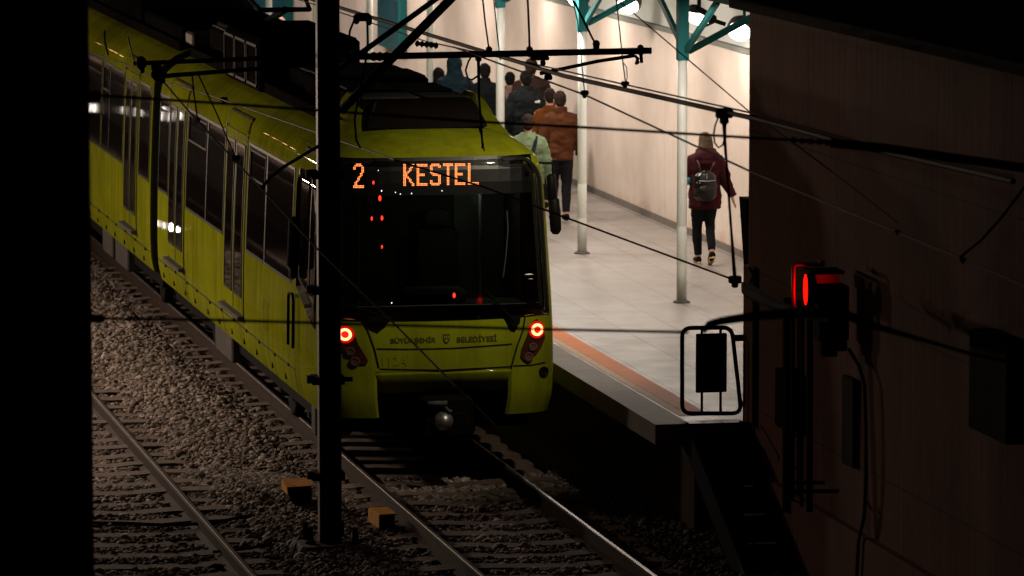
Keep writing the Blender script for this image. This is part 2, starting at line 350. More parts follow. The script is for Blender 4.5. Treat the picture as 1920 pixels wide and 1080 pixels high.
# lamps under the canopy
def lamp(loc, label, tilt=0):
    e = empty('platform_lamp', loc, label, 'lamp', 'oval flood lamps under the canopy')
    x, y, z = loc
    p = MB(); p.lathe((x, y, z), [(.145, 0), (.165, .03), (.155, .10), (.10, .17), (.04, .20)], 20); h = build(p, 'housing', M['grey_metal'], e, True)
    p = MB(); p.lathe((x, y, z - .035), [(.085, -.03), (.125, -.012), (.142, .03)], 20); build(p, 'diffuser', M['lamp_glow'], e, True)
    e.rotation_euler = Vector((0, 0, -1)).rotation_difference(Vector((-.42, -.62, -.60)).normalized()).to_euler()
    return e
def area(loc, power, size, color=(1, .86, .72), target=None, shape='DISK', spread=180):
    l = bpy.data.lights.new('area_light', 'AREA'); l.energy = power; l.size = size; l.color = color; l.shape = shape; l.spread = R(spread)
    o = bpy.data.objects.new('area_light', l); COL.objects.link(o); o.location = loc
    if target is not None: o.rotation_euler = (Vector(target) - Vector(loc)).to_track_quat('-Z', 'Y').to_euler()
    return o
LAMPS = [(14.40, 55.21, 3.9), (14.33, 60.68, 3.9), (14.0, 62.2, 3.9)]
ll = ['glowing oval lamp right of the teal column top, lowest of the row', 'glowing oval lamp at the top edge left of the teal column', 'glowing lamp above the second column, cut by the top edge of the picture']
l0 = None
for lc, lb in zip(LAMPS, ll):
    if l0 is None: l0 = lamp(lc, lb)
    else: c_ = copy_tree(l0); c_.location = lc; c_['label'] = lb
for i_, lc in enumerate(LAMPS): p = MB(); p.bar((lc[0] + .08, lc[1] + .1, lc[2] + .1), (lc[0] + .08, lc[1] + .1, 4.80), .03, .03, (1, 0, 0)); build(p, 'lamp_hanger', M['teal'], can)
# one lamp of the row is a long-bodied flood seen from the side
lf = empty('flood_lamp', (14.37, 57.07, 3.95), 'long dark bodied flood lamp tilted beside the nearest teal column', 'lamp')
rt = Euler((R(-22), R(26), R(20)))
p = MB(); p.box((14.37, 57.07, 3.97), (.42, .26, .13), rt, bev=.04); build(p, 'housing', M['steel_dark'], lf)
p = MB(); p.ell(Vector((14.37, 57.07, 3.97)) + rt.to_matrix() @ Vector((-.03, 0, -.055)), (.17, .12, .045), rot=rt); build(p, 'diffuser', M['lamp_glow'], lf, True)
p = MB(); p.bar((14.58, 57.07, 3.9), (14.70, 57.07, 3.86), .06, .05); p.bar((14.37, 57.07, 4.0), (14.37, 57.07, 4.80), .04, .04, (1, 0, 0)); build(p, 'bracket', M['steel_dark'], lf)
fl2 = copy_tree(l0); fl2.location = pY(1487, 4, 50.2); fl2['label'] = 'glowing lamp peeping over the top of the dark concrete wall'
for y in (50.5, 55.2, 57.6, 60.7, 64.5, 69, 73.6, 78.5, 83.5, 88.5, 94):
    k = .62 if y > 80 else 1
    area((14.35 if y < 70 else 14.0, y, 3.83), 30 * k, .36, (1, .87, .75), (14.2, y, 0))
    area((12.75, y + 1.2, 4.3), 82 * k, .36, (1, .87, .75), (13.6, y + 1.2, 0))  # added fill row without lamp bodies, evening out the platform light

# wall display boards
def board(y0, y1, z0, z1, x0, label):
    e = empty('display_board', (PX1, (y0 + y1) / 2, z0), label, 'display board')
    p = MB(); p.bb((x0, y0, z0), (PX1, y1, z1), bev=.02); build(p, 'cabinet', M['teal'], e)
    p = MB(); p.bb((x0 - .006, y0 + .12, z0 + .08), (x0 + .01, y1 - .08, z1 - .45)); build(p, 'screen', M['screen'], e)
    p = MB(); p.bb((x0 - .006, y0 + .12, z1 - .42), (x0 + .01, y1 - .08, z1 - .16)); build(p, 'header', M['paper'], e)
board(80.3, 82.4, 1.92, 3.25, PX1 - .14, 'teal wall cabinet with dark blue screen and pale header on the platform wall')
board(92.3, 96.4, 1.55, 3.2, PX1 - .14, 'large dark blue board on the farthest lit stretch of platform wall')

# opposite platform past the left edge, mirrored dimly in the tram's windows
p = MB(); p.bb((-5, 52, .6), (3.9, 150, .9)); p.bb((-5, 52.2, -.26), (3.6, 150, .6)); p2 = build(p, 'platform', M['tiles']); tag(p2, kind='structure')
# big concrete wall on the right
cw = empty('concrete_wall', (12.3, 36, -.26), 'tall dark stained concrete wall filling the right side', 'wall')
p = MB(); p.bb((11.6, 24, .49), (21, 44.1, 4.86)); build(p, 'wall', M['concrete'], cw)
p = MB(); p.bb((11.53, 24, -.26), (21, 44.06, .49)); build(p, 'plinth', M['concrete'], cw)
p = MB(); p.bb((11.42, 24, 4.862), (21.2, 44.2, 4.96)); build(p, 'shade_cap', M['black_metal'], cw)  # black cap that stands in for the shade above the wall
p = MB(); p.bb((11.545, 43.72, .9), (11.599, 44.08, 2.42), bev=.01); build(p, 'pilaster', M['concrete'], cw)

# dark pillar on the left, near the camera
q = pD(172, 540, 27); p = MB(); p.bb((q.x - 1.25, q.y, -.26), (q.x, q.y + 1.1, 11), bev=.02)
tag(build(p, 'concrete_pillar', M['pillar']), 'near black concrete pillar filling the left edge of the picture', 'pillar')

# opposite platform far left: shows only as a dim reflection in the tram side
# ------------------------------------------------------------------ tracks
def track(xc, y0, y1, label, name='railway_track', sl=(0, 0)):
    e = empty(name, (xc, (y0 + y1) / 2, -.2), label, 'railway track')
    for s_ in (-1, 1):
        x = xc + s_ * .7525
        prof = [(-.07, -.17), (-.07, -.155), (-.012, -.135), (-.012, -.045), (-.034, -.035), (-.036, -.010), (-.028, -.0045)]
        prof = prof + [(-a, b_) for a, b_ in reversed(prof)]
        p = MB(); ysn = [y0 + (y1 - y0) * i / 8 for i in range(9)]
        p.grid([[(x + a, y, b_) for a, b_ in prof] for y in ysn], close=True); rl = build(p, 'rail', M['rail'], e)
        p = MB(); hp = [(-.015, -.0045), (-.012, 0), (.013, 0), (.018, -.004)]
        p.grid([[(x + a, y, b_) for a, b_ in hp] for y in ysn]); build(p, 'rail_head', M['railtop_lit'] if s_ > 0 and xc > 8 else M['railtop_dim'], rl)  # the lit look of the right rail is put into its brighter colour
    y = sl[0]; k = 0
    while y < sl[1]:
        dx = random.uniform(-.03, .03); dz = random.uniform(-.012, .012)
        p = MB(); rows = []
        for i in range(13):
            x = xc - 1.25 + 2.5 * i / 12 + dx; zt = -.147 + dz - .012 * math.cos(i * .9) + random.uniform(-.006, .006); w = .12 + random.uniform(-.008, .008)
            rows.append([(x, y - w - .02, -.3), (x, y - w, zt), (x, y + w, zt), (x, y + w + .02, -.3)])
        p.grid(rows, close=True); p.add(rows[0], [(0, 1, 2, 3)]); p.add(rows[-1], [(3, 2, 1, 0)])
        so = build(p, 'sleeper', M['sleeper'], e)
        y += .6; k += 1
track(XT, 30, 82, 'rails and dusty sleepers under and in front of the green tram', sl=(40.2, 67.5))
track(5.70, 30, 82, 'empty track with one bright edged rail beside the dark pillar', sl=(40.3, 56))

# ballast stones: one mesh nobody could count
def stones(n, fx, fy, zf, size, seed):
    rg = np.random.default_rng(seed)
    t_ = (1 + 5 ** .5) / 2
    iv = np.array([(-1, t_, 0), (1, t_, 0), (-1, -t_, 0), (1, -t_, 0), (0, -1, t_), (0, 1, t_), (0, -1, -t_), (0, 1, -t_), (t_, 0, -1), (t_, 0, 1), (-t_, 0, -1), (-t_, 0, 1)]); iv /= np.linalg.norm(iv[0])
    fc = np.array([(0, 11, 5), (0, 5, 1), (0, 1, 7), (0, 7, 10), (0, 10, 11), (1, 5, 9), (5, 11, 4), (11, 10, 2), (10, 7, 6), (7, 1, 8), (3, 9, 4), (3, 4, 2), (3, 2, 6), (3, 6, 8), (3, 8, 9), (4, 9, 5), (2, 4, 11), (6, 2, 10), (8, 6, 7), (9, 8, 1)])
    x = rg.uniform(*fx, n); y = rg.uniform(*fy, n); z = zf(x, y, rg)
    keep = ~np.isnan(z); x, y, z = x[keep], y[keep], z[keep]; n = len(x)
    s_ = size * rg.lognormal(0, .28, n)
    sh = iv[None] * (1 + rg.uniform(-.40, .40, (n, 12, 1)))
    sc = np.stack([rg.uniform(.7, 1.35, n), rg.uniform(.7, 1.35, n), rg.uniform(.5, .95, n)], 1) * s_[:, None]
    sh = sh * sc[:, None, :]
    a = rg.uniform(0, 6.283, n); bq = rg.uniform(-.6, .6, n); cq = rg.uniform(-.6, .6, n)
    ca, sa = np.cos(a), np.sin(a)
    X = sh[..., 0]; Y = sh[..., 1]; Z = sh[..., 2]
    Y, Z = Y * np.cos(bq)[:, None] - Z * np.sin(bq)[:, None], Y * np.sin(bq)[:, None] + Z * np.cos(bq)[:, None]
    X, Z = X * np.cos(cq)[:, None] + Z * np.sin(cq)[:, None], -X * np.sin(cq)[:, None] + Z * np.cos(cq)[:, None]
    X, Y = X * ca[:, None] - Y * sa[:, None], X * sa[:, None] + Y * ca[:, None]
    V = np.stack([X + x[:, None], Y + y[:, None], Z + z[:, None]], 2)
    F = fc[None] + (np.arange(n) * 12)[:, None, None]
    dirt_shade = np.clip(1 - np.minimum(np.minimum(abs(x - 6.4525), abs(x - 8.4475)), abs(x - 9.9525)) / .45, 0, 1) * .55     # oil and brake dust by the rails
    dirt_shade = np.maximum(dirt_shade, np.clip((x - 10.0) / .4, 0, 1) * .6)  # stones towards the wall darkened for the shade it casts
    tint = np.clip(rg.beta(2.2, 2.4, n) - dirt_shade * rg.uniform(.4, 1, n), 0, 1)
    return V.reshape(-1, 3), F.reshape(-1, 3), np.repeat(tint, 12)
def zbed(x, y, rg):
    z = np.full(len(x), -.205)
    mid = np.clip(1 - abs(x - 7.45) / .75, 0, 1); z += .13 * np.clip(mid * 1.6, 0, 1) + .02 * np.sin(y * 1.7 + x * 2) * mid   # shoulder between the tracks
    for xc, ph in ((XT, 40.2), (5.70, 40.3)):
        inb = abs(x - xc) < 1.28
        fy = ((y - ph + .3) % .6) - .3
        z = np.where(inb & (abs(fy) < .115) & (rg.uniform(0, 1, len(x)) > .07), np.nan, z)
        z = np.where(inb & (abs(fy) >= .115), np.maximum(z, -.185) , z)
        for s_ in (-1, 1): z = np.where(abs(x - xc - s_ * .7525) < .085, np.nan, z)
    return z + rg.uniform(-.02, .025, len(x))
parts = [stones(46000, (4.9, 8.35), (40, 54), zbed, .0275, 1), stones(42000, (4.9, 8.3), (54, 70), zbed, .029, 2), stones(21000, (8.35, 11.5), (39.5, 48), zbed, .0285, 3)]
off = 0; Vs = []; Fs = []; Ts = []
for V, F, T in parts: Vs.append(V); Fs.append(F + off); Ts.append(T); off += len(V)
V = np.concatenate(Vs); F = np.concatenate(Fs); T = np.concatenate(Ts)
me = bpy.data.meshes.new('ballast'); me.vertices.add(len(V)); me.vertices.foreach_set('co', V.astype(np.float32).ravel())
me.loops.add(F.size); me.loops.foreach_set('vertex_index', F.astype(np.int32).ravel()); me.polygons.add(len(F))
me.polygons.foreach_set('loop_start', np.arange(0, F.size, 3, dtype=np.int32)); me.update(calc_edges=True)
at = me.attributes.new('tint', 'FLOAT', 'POINT'); at.data.foreach_set('value', T.astype(np.float32))
tag(link('ballast', me, M['stone']), 'brown grey crushed stone ballast between and under the rails', 'ballast', kind='stuff')

# ------------------------------------------------------------------ the tram
TY = 47.0; tram = empty('tram', (XT, TY, 0), 'lime green tram with lit orange KESTEL sign and red tail lights at the platform', 'tram')
PZs = np.array([.60, .75, 1.0, 1.35, 1.62, 2.2, 2.8, 3.05, 3.16, 3.23, 3.30, 3.38, 3.45, 3.49])
PW = np.array([1.16, 1.195, 1.21, 1.21, 1.205, 1.185, 1.155, 1.135, 1.10, 1.04, .95, .82, .55, .05])
PR = np.array([.03, .0, 0, 0, .02, .10, .19, .235, .27, .32, .41, .58, .82, 1.1])
def herm(xq, X, Y):
    d = np.gradient(Y, X); i = int(np.clip(np.searchsorted(X, xq) - 1, 0, len(X) - 2)); h = X[i + 1] - X[i]; t = (xq - X[i]) / h; t = min(max(t, 0), 1)
    return float((1 + 2 * t) * (1 - t) ** 2 * Y[i] + t * (1 - t) ** 2 * h * d[i] + t * t * (3 - 2 * t) * Y[i + 1] + t * t * (t - 1) * h * d[i + 1])
Wd = lambda z: herm(z, PZs, PW)
Rk = lambda z: herm(z, PZs, PR)
LC, NE = .62, 4.2
def nosey(x, z):
    t = min(abs(x) / Wd(z), .9995); return Rk(z) + LC * (1 - (1 - t ** NE) ** (1 / NE))
def npt(x, z, off=0):
    p0 = Vector((x, nosey(x, z), z)); e = .012; zz = min(z, 3.4)
    tx = Vector((2 * e, nosey(x + e, zz) - nosey(x - e, zz), 0)); tz = Vector((0, nosey(x, zz + e) - nosey(x, zz - e), 2 * e))
    nn = tx.cross(tz).normalized()
    if nn.y > 0 and abs(x) < 1.0: nn = -nn
    return Vector((XT, TY, 0)) + p0 + nn * off
def n2(px, py):                                 # where the line of sight meets the nose
    Y = TY
    for _ in range(12):
        P = pY(px, py, Y); x = max(-1.2, min(1.2, P.x - XT)); Y = TY + nosey(x, min(max(P.z, .6), 3.48))
    return x, P.z
def npoly(mb, pts, off, depth=.03): return mb.poly([npt(x, z, off) for x, z in pts], [npt(x, z, off - depth) for x, z in pts])
def nstrip(mb, pts, w, off=.004):
    P = [Vector((x, 0, z)) for x, z in pts]; A = []; B = []
    for i, p_ in enumerate(P):
        t = (P[min(i + 1, len(P) - 1)] - P[max(i - 1, 0)]).normalized(); nn = Vector((-t.z, 0, t.x)) * w / 2
        A.append(npt(p_.x + nn.x, p_.z + nn.z, off)); B.append(npt(p_.x - nn.x, p_.z - nn.z, off))
    C = [npt(p_.x, p_.z, -.02) for p_ in P]
    return mb.grid([A, B]).grid([C, A]).grid([B, C])
def dens(pts, k=6):
    out = []
    for a, b_ in zip(pts[:-1], pts[1:]): out += [(a[0] + (b_[0] - a[0]) * i / k, a[1] + (b_[1] - a[1]) * i / k) for i in range(k)]
    return out + [pts[-1]]
def contour(z, yend, phis):
    w, r_ = Wd(z), Rk(z); out = [(-w, y) for y in np.linspace(yend, r_ + LC + .05, 22)]
    for ph in phis:
        sx = math.copysign(abs(math.sin(ph)) ** (2 / NE), math.sin(ph)); cy = abs(math.cos(ph)) ** (2 / NE)
        out.append((w * sx, r_ + LC * (1 - cy)))
    out += [(w, y) for y in np.linspace(r_ + LC + .05, yend, 22)]
    return [Vector((XT + a, TY + b_, z)) for a, b_ in out]
phis = [R(a) for a in np.linspace(-90, 90, 49)]
ZA = list(np.linspace(1.07, 3.05, 22)) + list(np.linspace(3.09, 3.485, 22))
WS = dict(z0=1.60, z1=3.19, x=1.105)
def wshape(z):                                   # half width of the windshield at height z
    rr = .27; d = WS['z1'] - z
    k = 1 if d > rr else math.sqrt(max(0, 1 - ((rr - d) / rr) ** 2))
    return (WS['x'] - .03 * (z - 1.6)) - rr * (1 - k)
Y1 = 12.45
p = MB(); rows = [contour(z, Y1, phis) for z in ZA]; rows.append([Vector((XT, max(v_.y, TY + 1.1), 3.495)) if False else Vector((XT + (v_.x - XT) * .05, v_.y, 3.495)) for v_ in rows[-1]]); p.grid(rows)
def behind_glass(i_): x, y, z = p.v[i_]; return y < TY + 1.1 and 1.66 < z < 3.13 and abs(x - XT) < wshape(z) - .05
p.f = [f_ for f_ in p.f if not all(behind_glass(i_) for i_ in f_)]
body = build(p, 'body', M['yellow'], tram, True)
# lower skirt, open at the middle of the nose
def skirt(phr, z0=.60):
    q_ = MB(); rows_ = []
    for z in np.linspace(z0, 1.07, 7):
        rows_.append([v_ for v_ in contour(z, Y1, [f for f in phis])])
    L = len(rows_[0]); xs_ = [v_.x - XT for v_ in rows_[-1]]; ysq = [v_.y - TY for v_ in rows_[-1]]
    left = [i for i in range(L) if xs_[i] < -.70]; right = [i for i in range(L) if xs_[i] > .70]
    for idx in (left, right):
        fr = [[r_[i] for i in idx] for r_ in rows_]
        bk_ = [[v_ + Vector((-.03 * (1 if v_.x > XT else -1), .03 if v_.y < TY + 1 else 0, 0)) for v_ in r_] for r_ in fr]
        q_.slab(fr, bk_)
    return q_
sk = build(skirt(0), 'skirt', M['yellow'], tram, 'auto')
# side surface helper on the left flank
def sx(z): return XT - Wd(z)
def spatch(mb, ya, yb, z0, z1, off, depth=.03, nz=8, car=0):
    zs = np.linspace(z0, z1, nz); ys_ = np.linspace(ya, yb, 3)
    return mb.slab([[Vector((sx(z) - off, y, z)) for y in reversed(ys_)] for z in zs], [[Vector((sx(z) - off + depth, y, z)) for y in reversed(ys_)] for z in zs])
def spoly(mb, pts, off, depth=.03): return mb.poly([Vector((sx(z) - off, y, z)) for y, z in pts], [Vector((sx(z) - off + depth, y, z)) for y, z in pts])
def sline(mb, ya, za, yb, zb, w, off=.003):
    k = 8
    for i in range(k):
        y0, y1_ = ya + (yb - ya) * i / k, ya + (yb - ya) * (i + 1) / k; z0, z1_ = za + (zb - za) * i / k, za + (zb - za) * (i + 1) / k
        d = Vector((0, y1_ - y0, z1_ - z0)).normalized(); nn = Vector((0, -d.z, d.y)) * w / 2
        q4 = [(y0 + nn.y, z0 + nn.z), (y0 - nn.y, z0 - nn.z), (y1_ - nn.y, z1_ - nn.z), (y1_ + nn.y, z1_ + nn.z)]
        mb.poly([Vector((sx(min(max(z, .6), 3.48)) - off, y, z)) for y, z in q4], [Vector((sx(min(max(z, .6), 3.48)) + .02, y, z)) for y, z in q4])
def window(ya, yb, z0=1.76, z1=2.93, hopper=True, pillar=None):
    w_ = MB(); spatch(w_, ya, yb, z0, z1, .004); f = build(w_, 'window', M['glass'], tram)
    fr = MB()
    for (a, b_, c, d) in ((ya - .02, ya + .015, z0, z1), (yb - .015, yb + .02, z0, z1), (ya - .02, yb + .02, z0 - .02, z0 + .012), (ya - .02, yb + .02, z1 - .012, z1 + .02)): spatch(fr, a, b_, c, d, .008)
    if pillar: spatch(fr, pillar - .035, pillar + .035, z0, z1, .009)
    build(fr, 'frame', M['frame_black'], f)
    if hopper:
        hp = MB(); zz = z1 - .36; h0, h1 = (pillar + .08, yb - .12) if pillar else (ya + .15, yb - .15)
        for (a, b_, c, d) in ((h0, h1, zz, zz + .022), (h0, h1, z1 - .06, z1 - .038), (h0, h0 + .022, zz, z1 - .04), (h1 - .022, h1, zz, z1 - .04)): spatch(hp, a, b_, c, d, .016)
        build(hp, 'vent_frame', M['grey_metal'], f)
    return f
def door(ya, yb, lab=None):
    ym = (ya + yb) / 2; d = None
    for (a, b_) in ((ya, ym - .012), (ym + .012, yb)):
        q_ = MB(); spatch(q_, a, b_, 1.02, 3.0, .012); d = build(q_, 'door_leaf', M['yellow'], tram)
        q_ = MB(); spatch(q_, a + .09, b_ - .09, 1.22, 2.86, .018); build(q_, 'pane', M['glass'], d)
        q_ = MB()
        for (e, f_, g_, h_) in ((a + .07, a + .10, 1.20, 2.88), (b_ - .10, b_ - .07, 1.20, 2.88), (a + .07, b_ - .07, 1.19, 1.225), (a + .07, b_ - .07, 2.855, 2.89)): spatch(q_, e, f_, g_, h_, .022)
        build(q_, 'pane_frame', M['frame_black'], d)
    q_ = MB(); spatch(q_, ym - .012, ym + .012, 1.02, 3.0, .016); spatch(q_, ya - .02, ya, 1.0, 3.02, .010); spatch(q_, yb, yb + .02, 1.0, 3.02, .010); build(q_, 'door_seal', M['rubber'], tram)
    q_ = MB(); spatch(q_, ya - .06, yb + .06, 3.03, 3.19, .018); build(q_, 'door_header', M['yellow'], tram)
    q_ = MB(); sline(q_, ya - .06, 3.19, yb + .06, 3.19, .02, .026); sline(q_, yb + .06, 3.0, yb + .06, 3.19, .012, .022); build(q_, 'door_gutter', M['rubber'], tram)
    q_ = MB(); q_.bb((sx(1.0) - .075, ya - .03, .955), (sx(1.0) + .01, yb + .03, 1.0)); build(q_, 'door_step', M['grey_metal'], tram)
door(52.35, 53.78); door(57.1, 58.42)
window(49.12, 52.18, pillar=50.9); window(53.95, 56.95, pillar=55.3); window(58.55, 59.4, hopper=False)
# second car
p = MB(); rows = []
SEC = [(z, Wd(z)) for z in ZA]
left = [(XT - w, z) for z, w in [(.62, Wd(.62)), (.8, Wd(.8))] + SEC]; right = [(2 * XT - x, z) for x, z in reversed(left)]
sec = left + right
ysc = np.linspace(60.15, 82, 24)
p.grid([[Vector((x, y, z)) for x, z in sec] for y in ysc]); p.add([Vector((x, 60.15, z)) for x, z in sec], [tuple(range(len(sec)))])
body2 = build(p, 'body', M['yellow'], tram, 'auto')
p = MB(); p.add([Vector((x, 59.45, z)) for x, z in sec], [tuple(range(len(sec)))]); 
p.add([Vector((x - .0, 47.9, z)) for x, z in ((XT - 1.1, .62), (XT + 1.1, .62), (XT + 1.1, 1.06), (XT - 1.1, 1.06))], [(0, 1, 2, 3)]); build(p, 'bulkhead', M['rubber'], tram)
# bellows between the cars
p = MB(); rows = []
for i in range(15):
    y = 59.46 + .68 * i / 14; k = .02 if i % 2 else .10
    rows.append([Vector((XT + (x - XT) * (1 - k / 1.2), y, z - k * .35 if z > 3 else z)) for x, z in sec])
p.grid(rows); build(p, 'bellows', M['bellows'], tram)
window(60.32, 61.3, hopper=False); door(61.48, 62.72); window(62.95, 65.2, pillar=64.4); window(65.35, 67.4, hopper=False); door(67.6, 68.9)
# side trim: gutter line, skirt seams with little latches, drain marks, handles
p = MB(); sline(p, 60.2, .86, 70, .86, .014); build(p, 'skirt_seam', M['rubber'], tram); p = MB(); sline(p, 48.85, .86, 59.44, .86, .014)
for y in (48.86, 53.98, 57.0): sline(p, y, .62, y, 1.0, .010)
build(p, 'skirt_seam', M['rubber'], tram)
p = MB()
for k in range(19):
    y = 49.3 + k * .95 + random.uniform(-.08, .08); z = .86 + random.uniform(-.02, .02)
    if 59.3 < y < 60.3: continue
    p = MB(); p.box((sx(.86) - .004, y, z), (.02, .05, .03)); build(p, 'skirt_latch', M['frame_black'], tram)
    p = MB(); p.box((sx(.7) - .004, y + .3, .70), (.018, .012, .06)); build(p, 'skirt_handle', M['frame_black'], tram)
p = MB(); sline(p, 48.85, 1.02, 48.85, 3.22, .03); build(p, 'cab_seam', M['rubber'], tram)
p = MB(); sline(p, 50.9, 1.05, 50.9, 1.36, .008); sline(p, 50.62, 1.05, 50.62, 1.36, .008); sline(p, 50.62, 1.36, 50.9, 1.36, .008); sline(p, 50.62, 1.05, 50.9, 1.05, .008); build(p, 'hatch_seam', M['text_dark'], tram)
# cab door and its glass
pts = [(48.80, 2.98), (48.80, 1.78), (48.35, 1.72), (47.95, 1.55), (47.72, 1.44), (47.60, 1.42), (47.60, 2.90), (47.72, 3.0)]
def cabx(y, z, off):                             # left flank near the nose, on the rounded corner
    t = (TY + Rk(z) + LC - y) / LC; t = min(max(t, 0), .985); w = Wd(z) * (1 - t ** NE) ** (1 / NE)
    return Vector((XT - w - off, y, z))
p = MB(); zs = np.linspace(1.75, 2.98, 9); yy = np.linspace(48.82, 47.56, 9)
p.slab([[cabx(y, max(z - .33 * (1 - min(1, (z - 1.75) / .5)) * (48.8 - y) / 1.2, 1.45), .006) for y in yy] for z in zs], [[cabx(y, max(z - .33 * (1 - min(1, (z - 1.75) / .5)) * (48.8 - y) / 1.2, 1.45), -.02) for y in yy] for z in zs])
cg = build(p, 'cab_window', M['glass'], tram, True)
p = MB(); 
for y in (48.78, 48.0): p = MB(); p.slab([[cabx(y + .02, z, .012), cabx(y - .02, z, .012)] for z in zs], [[cabx(y + .02, z, -.02), cabx(y - .02, z, -.02)] for z in zs]); build(p, 'frame', M['frame_black'], cg)
def sidepath(mb, pts, r_, off): return mb.tube([cabx(y, z, off) for y, z in pts], r_, 7)
p = MB(); sidepath(p, [(48.95, 1.12), (48.95, 1.60), (48.92, 1.66), (48.70, 1.68), (48.64, 1.62), (48.64, 1.12)], .016, .055); build(p, 'handrail', M['black_metal'], tram)
p = MB(); sidepath(p, [(48.10, 2.95), (48.42, 2.93), (48.50, 2.86), (48.50, 2.45)], .016, .07)
p.tube([cabx(48.5, 2.5, .08), cabx(48.5, 2.46, .09), cabx(48.5, 2.0, .09), cabx(48.5, 1.96, .08)], [.03, .065, .065, .03], 10); build(p, 'left_mirror', M['black_metal'], tram, True)
p = MB(); p.tube([cabx(48.66, 2.16, .05), cabx(48.66, 2.14, .06), cabx(48.66, 1.86, .06), cabx(48.66, 1.84, .05)], [.02, .045, .045, .02], 8); build(p, 'side_camera', M['grey_metal'], tram, True)
# ---- nose: windshield
zs = list(np.linspace(1.60, 2.9, 14)) + [WS['z1'] - .27 * (1 - math.sin(a)) for a in np.linspace(.02, math.pi / 2 - .02, 12)]
def wrows(ins, off):
    out = []
    for z in zs:
        zz = max(min(z, WS['z1'] - ins), WS['z0'] + ins); h = wshape(z) - ins
        out.append([npt(x, zz - .02 * (1 - (x / 1.1) ** 2) * (1 if z < 1.7 else 0), off) for x in np.linspace(-h, h, 31)])
    return out
p = MB(); p.slab(wrows(0, .010), wrows(0, -.02)); ws = build(p, 'windshield', M['windshield'], tram, True)
def wring(z_ins0, z_ins1, off):
    pts0 = []; pts1 = []
    for ins, lst in ((z_ins0, pts0), (z_ins1, pts1)):
        seq = [(-1, z) for z in zs] + [(1, z) for z in reversed(zs)]
        for s_, z in seq: lst.append(npt(s_ * (wshape(z) - ins), max(min(z, WS['z1'] - ins), WS['z0'] + ins), off))
    return pts0, pts1
p = MB(); a, b_ = wring(-.012, .045, .018); c, d = wring(.012, .02, .03); p.grid([a, c, d, b_], close=True); build(p, 'windshield_seal', M['frame_black'], tram, True)
p = MB(); a, b_ = wring(.075, .10, .014); p.grid([a, wring(.083, .1, .019)[0], b_], close=True); build(p, 'inner_frame', M['frame_black'], ws, True)
# destination display in LED dots
FONT = {'2': ["..####..", ".######.", "##....##", "##....##", "......##", "......##", ".....##.", ".....##.", "....##..", "...##...", "...##...", "..##....", ".##.....", ".##.....", "########", "########"],
 'K': ["##....##", "##....##", "##...##.", "##..##..", "##..##..", "##.##...", "####....", "###.....", "###.....", "####....", "##.##...", "##..##..", "##..##..", "##...##.", "##....##", "##....##"],
 'E': ["########", "########", "##......", "##......", "##......", "##......", "##......", "######..", "######..", "##......", "##......", "##......", "##......", "##......", "########", "########"],
 'S': [".######.", "########", "##....##", "##......", "##......", "##......", "###.....", ".######.", "..######", "......##", "......##", "......##", "##....##", "##....##", "########", ".######."],
 'T': ["########", "########"] + ["...##..."] * 14, 'L': ["##......"] * 14 + ["########", "########"]}
dsp = MB(); x0, zt = n2(640, 297); x1, zb = n2(1000, 360)
dsp.slab([[npt(x, z, .016) for x in np.linspace(-.98, .98, 17)] for z in np.linspace(zb, zt, 4)], [[npt(x, z, .004) for x in np.linspace(-.98, .98, 17)] for z in np.linspace(zb, zt, 4)])
disp = build(dsp, 'destination_display', mat('display_black', (.003, .003, .003), .35, spec=.15), tram)
led = MB()
def leds(ch, pxl, pyt, pxr, pyb):
    for r_ in range(16):
        for c_ in range(8):
            if FONT[ch][r_][c_] != '#': continue
            x, z = n2(pxl + (pxr - pxl) * (c_ + .5) / 8, pyt + (pyb - pyt) * (r_ + .5) / 16)
            ctr = npt(x, z, .0175); e = .0052
            led.poly([ctr + Vector((e * math.cos(a), -.002, e * math.sin(a))) for a in np.linspace(0, 2 * math.pi, 7)[:-1]], [ctr + Vector((e * math.cos(a), .004, e * math.sin(a))) for a in np.linspace(0, 2 * math.pi, 7)[:-1]])
leds('2', 662.5, 307.5, 682.5, 353)
for ch, xl, xr, yt, yb in (('K', 755.5, 776.5, 308, 349), ('E', 780.5, 801, 308, 348.5), ('S', 805.5, 826, 307.5, 348), ('T', 830, 849, 307, 347.5), ('E', 852, 872, 307, 347), ('L', 876.5, 897, 306.5, 346.5)): leds(ch, xl, yt, xr, yb)
build(led, 'led_text', M['led'], disp)
refl = MB()
for px, py, s_ in ((712, 372, 1.3), (716, 409, 1.1), (697, 410, .9), (716, 463, .8), (851, 554, 1.2), (700, 343, .9)):
    x, z = n2(px, py); refl.ell(npt(x, z, .014), (.011 * s_, .006, .022 * s_))
build(refl, 'cab_reflection', M['reflect_red'], ws, True)  # glowing dots that stand in for red reflections on the glass
refl = MB()
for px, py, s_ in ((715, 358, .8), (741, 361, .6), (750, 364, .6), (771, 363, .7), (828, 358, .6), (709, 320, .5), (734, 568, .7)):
    x, z = n2(px, py); refl.ell(npt(x, z, .02), (.007 * s_, .006, .010 * s_))
build(refl, 'cab_glint', M['glint_white'], ws, True)  # glowing dots laid on the glass as white glints
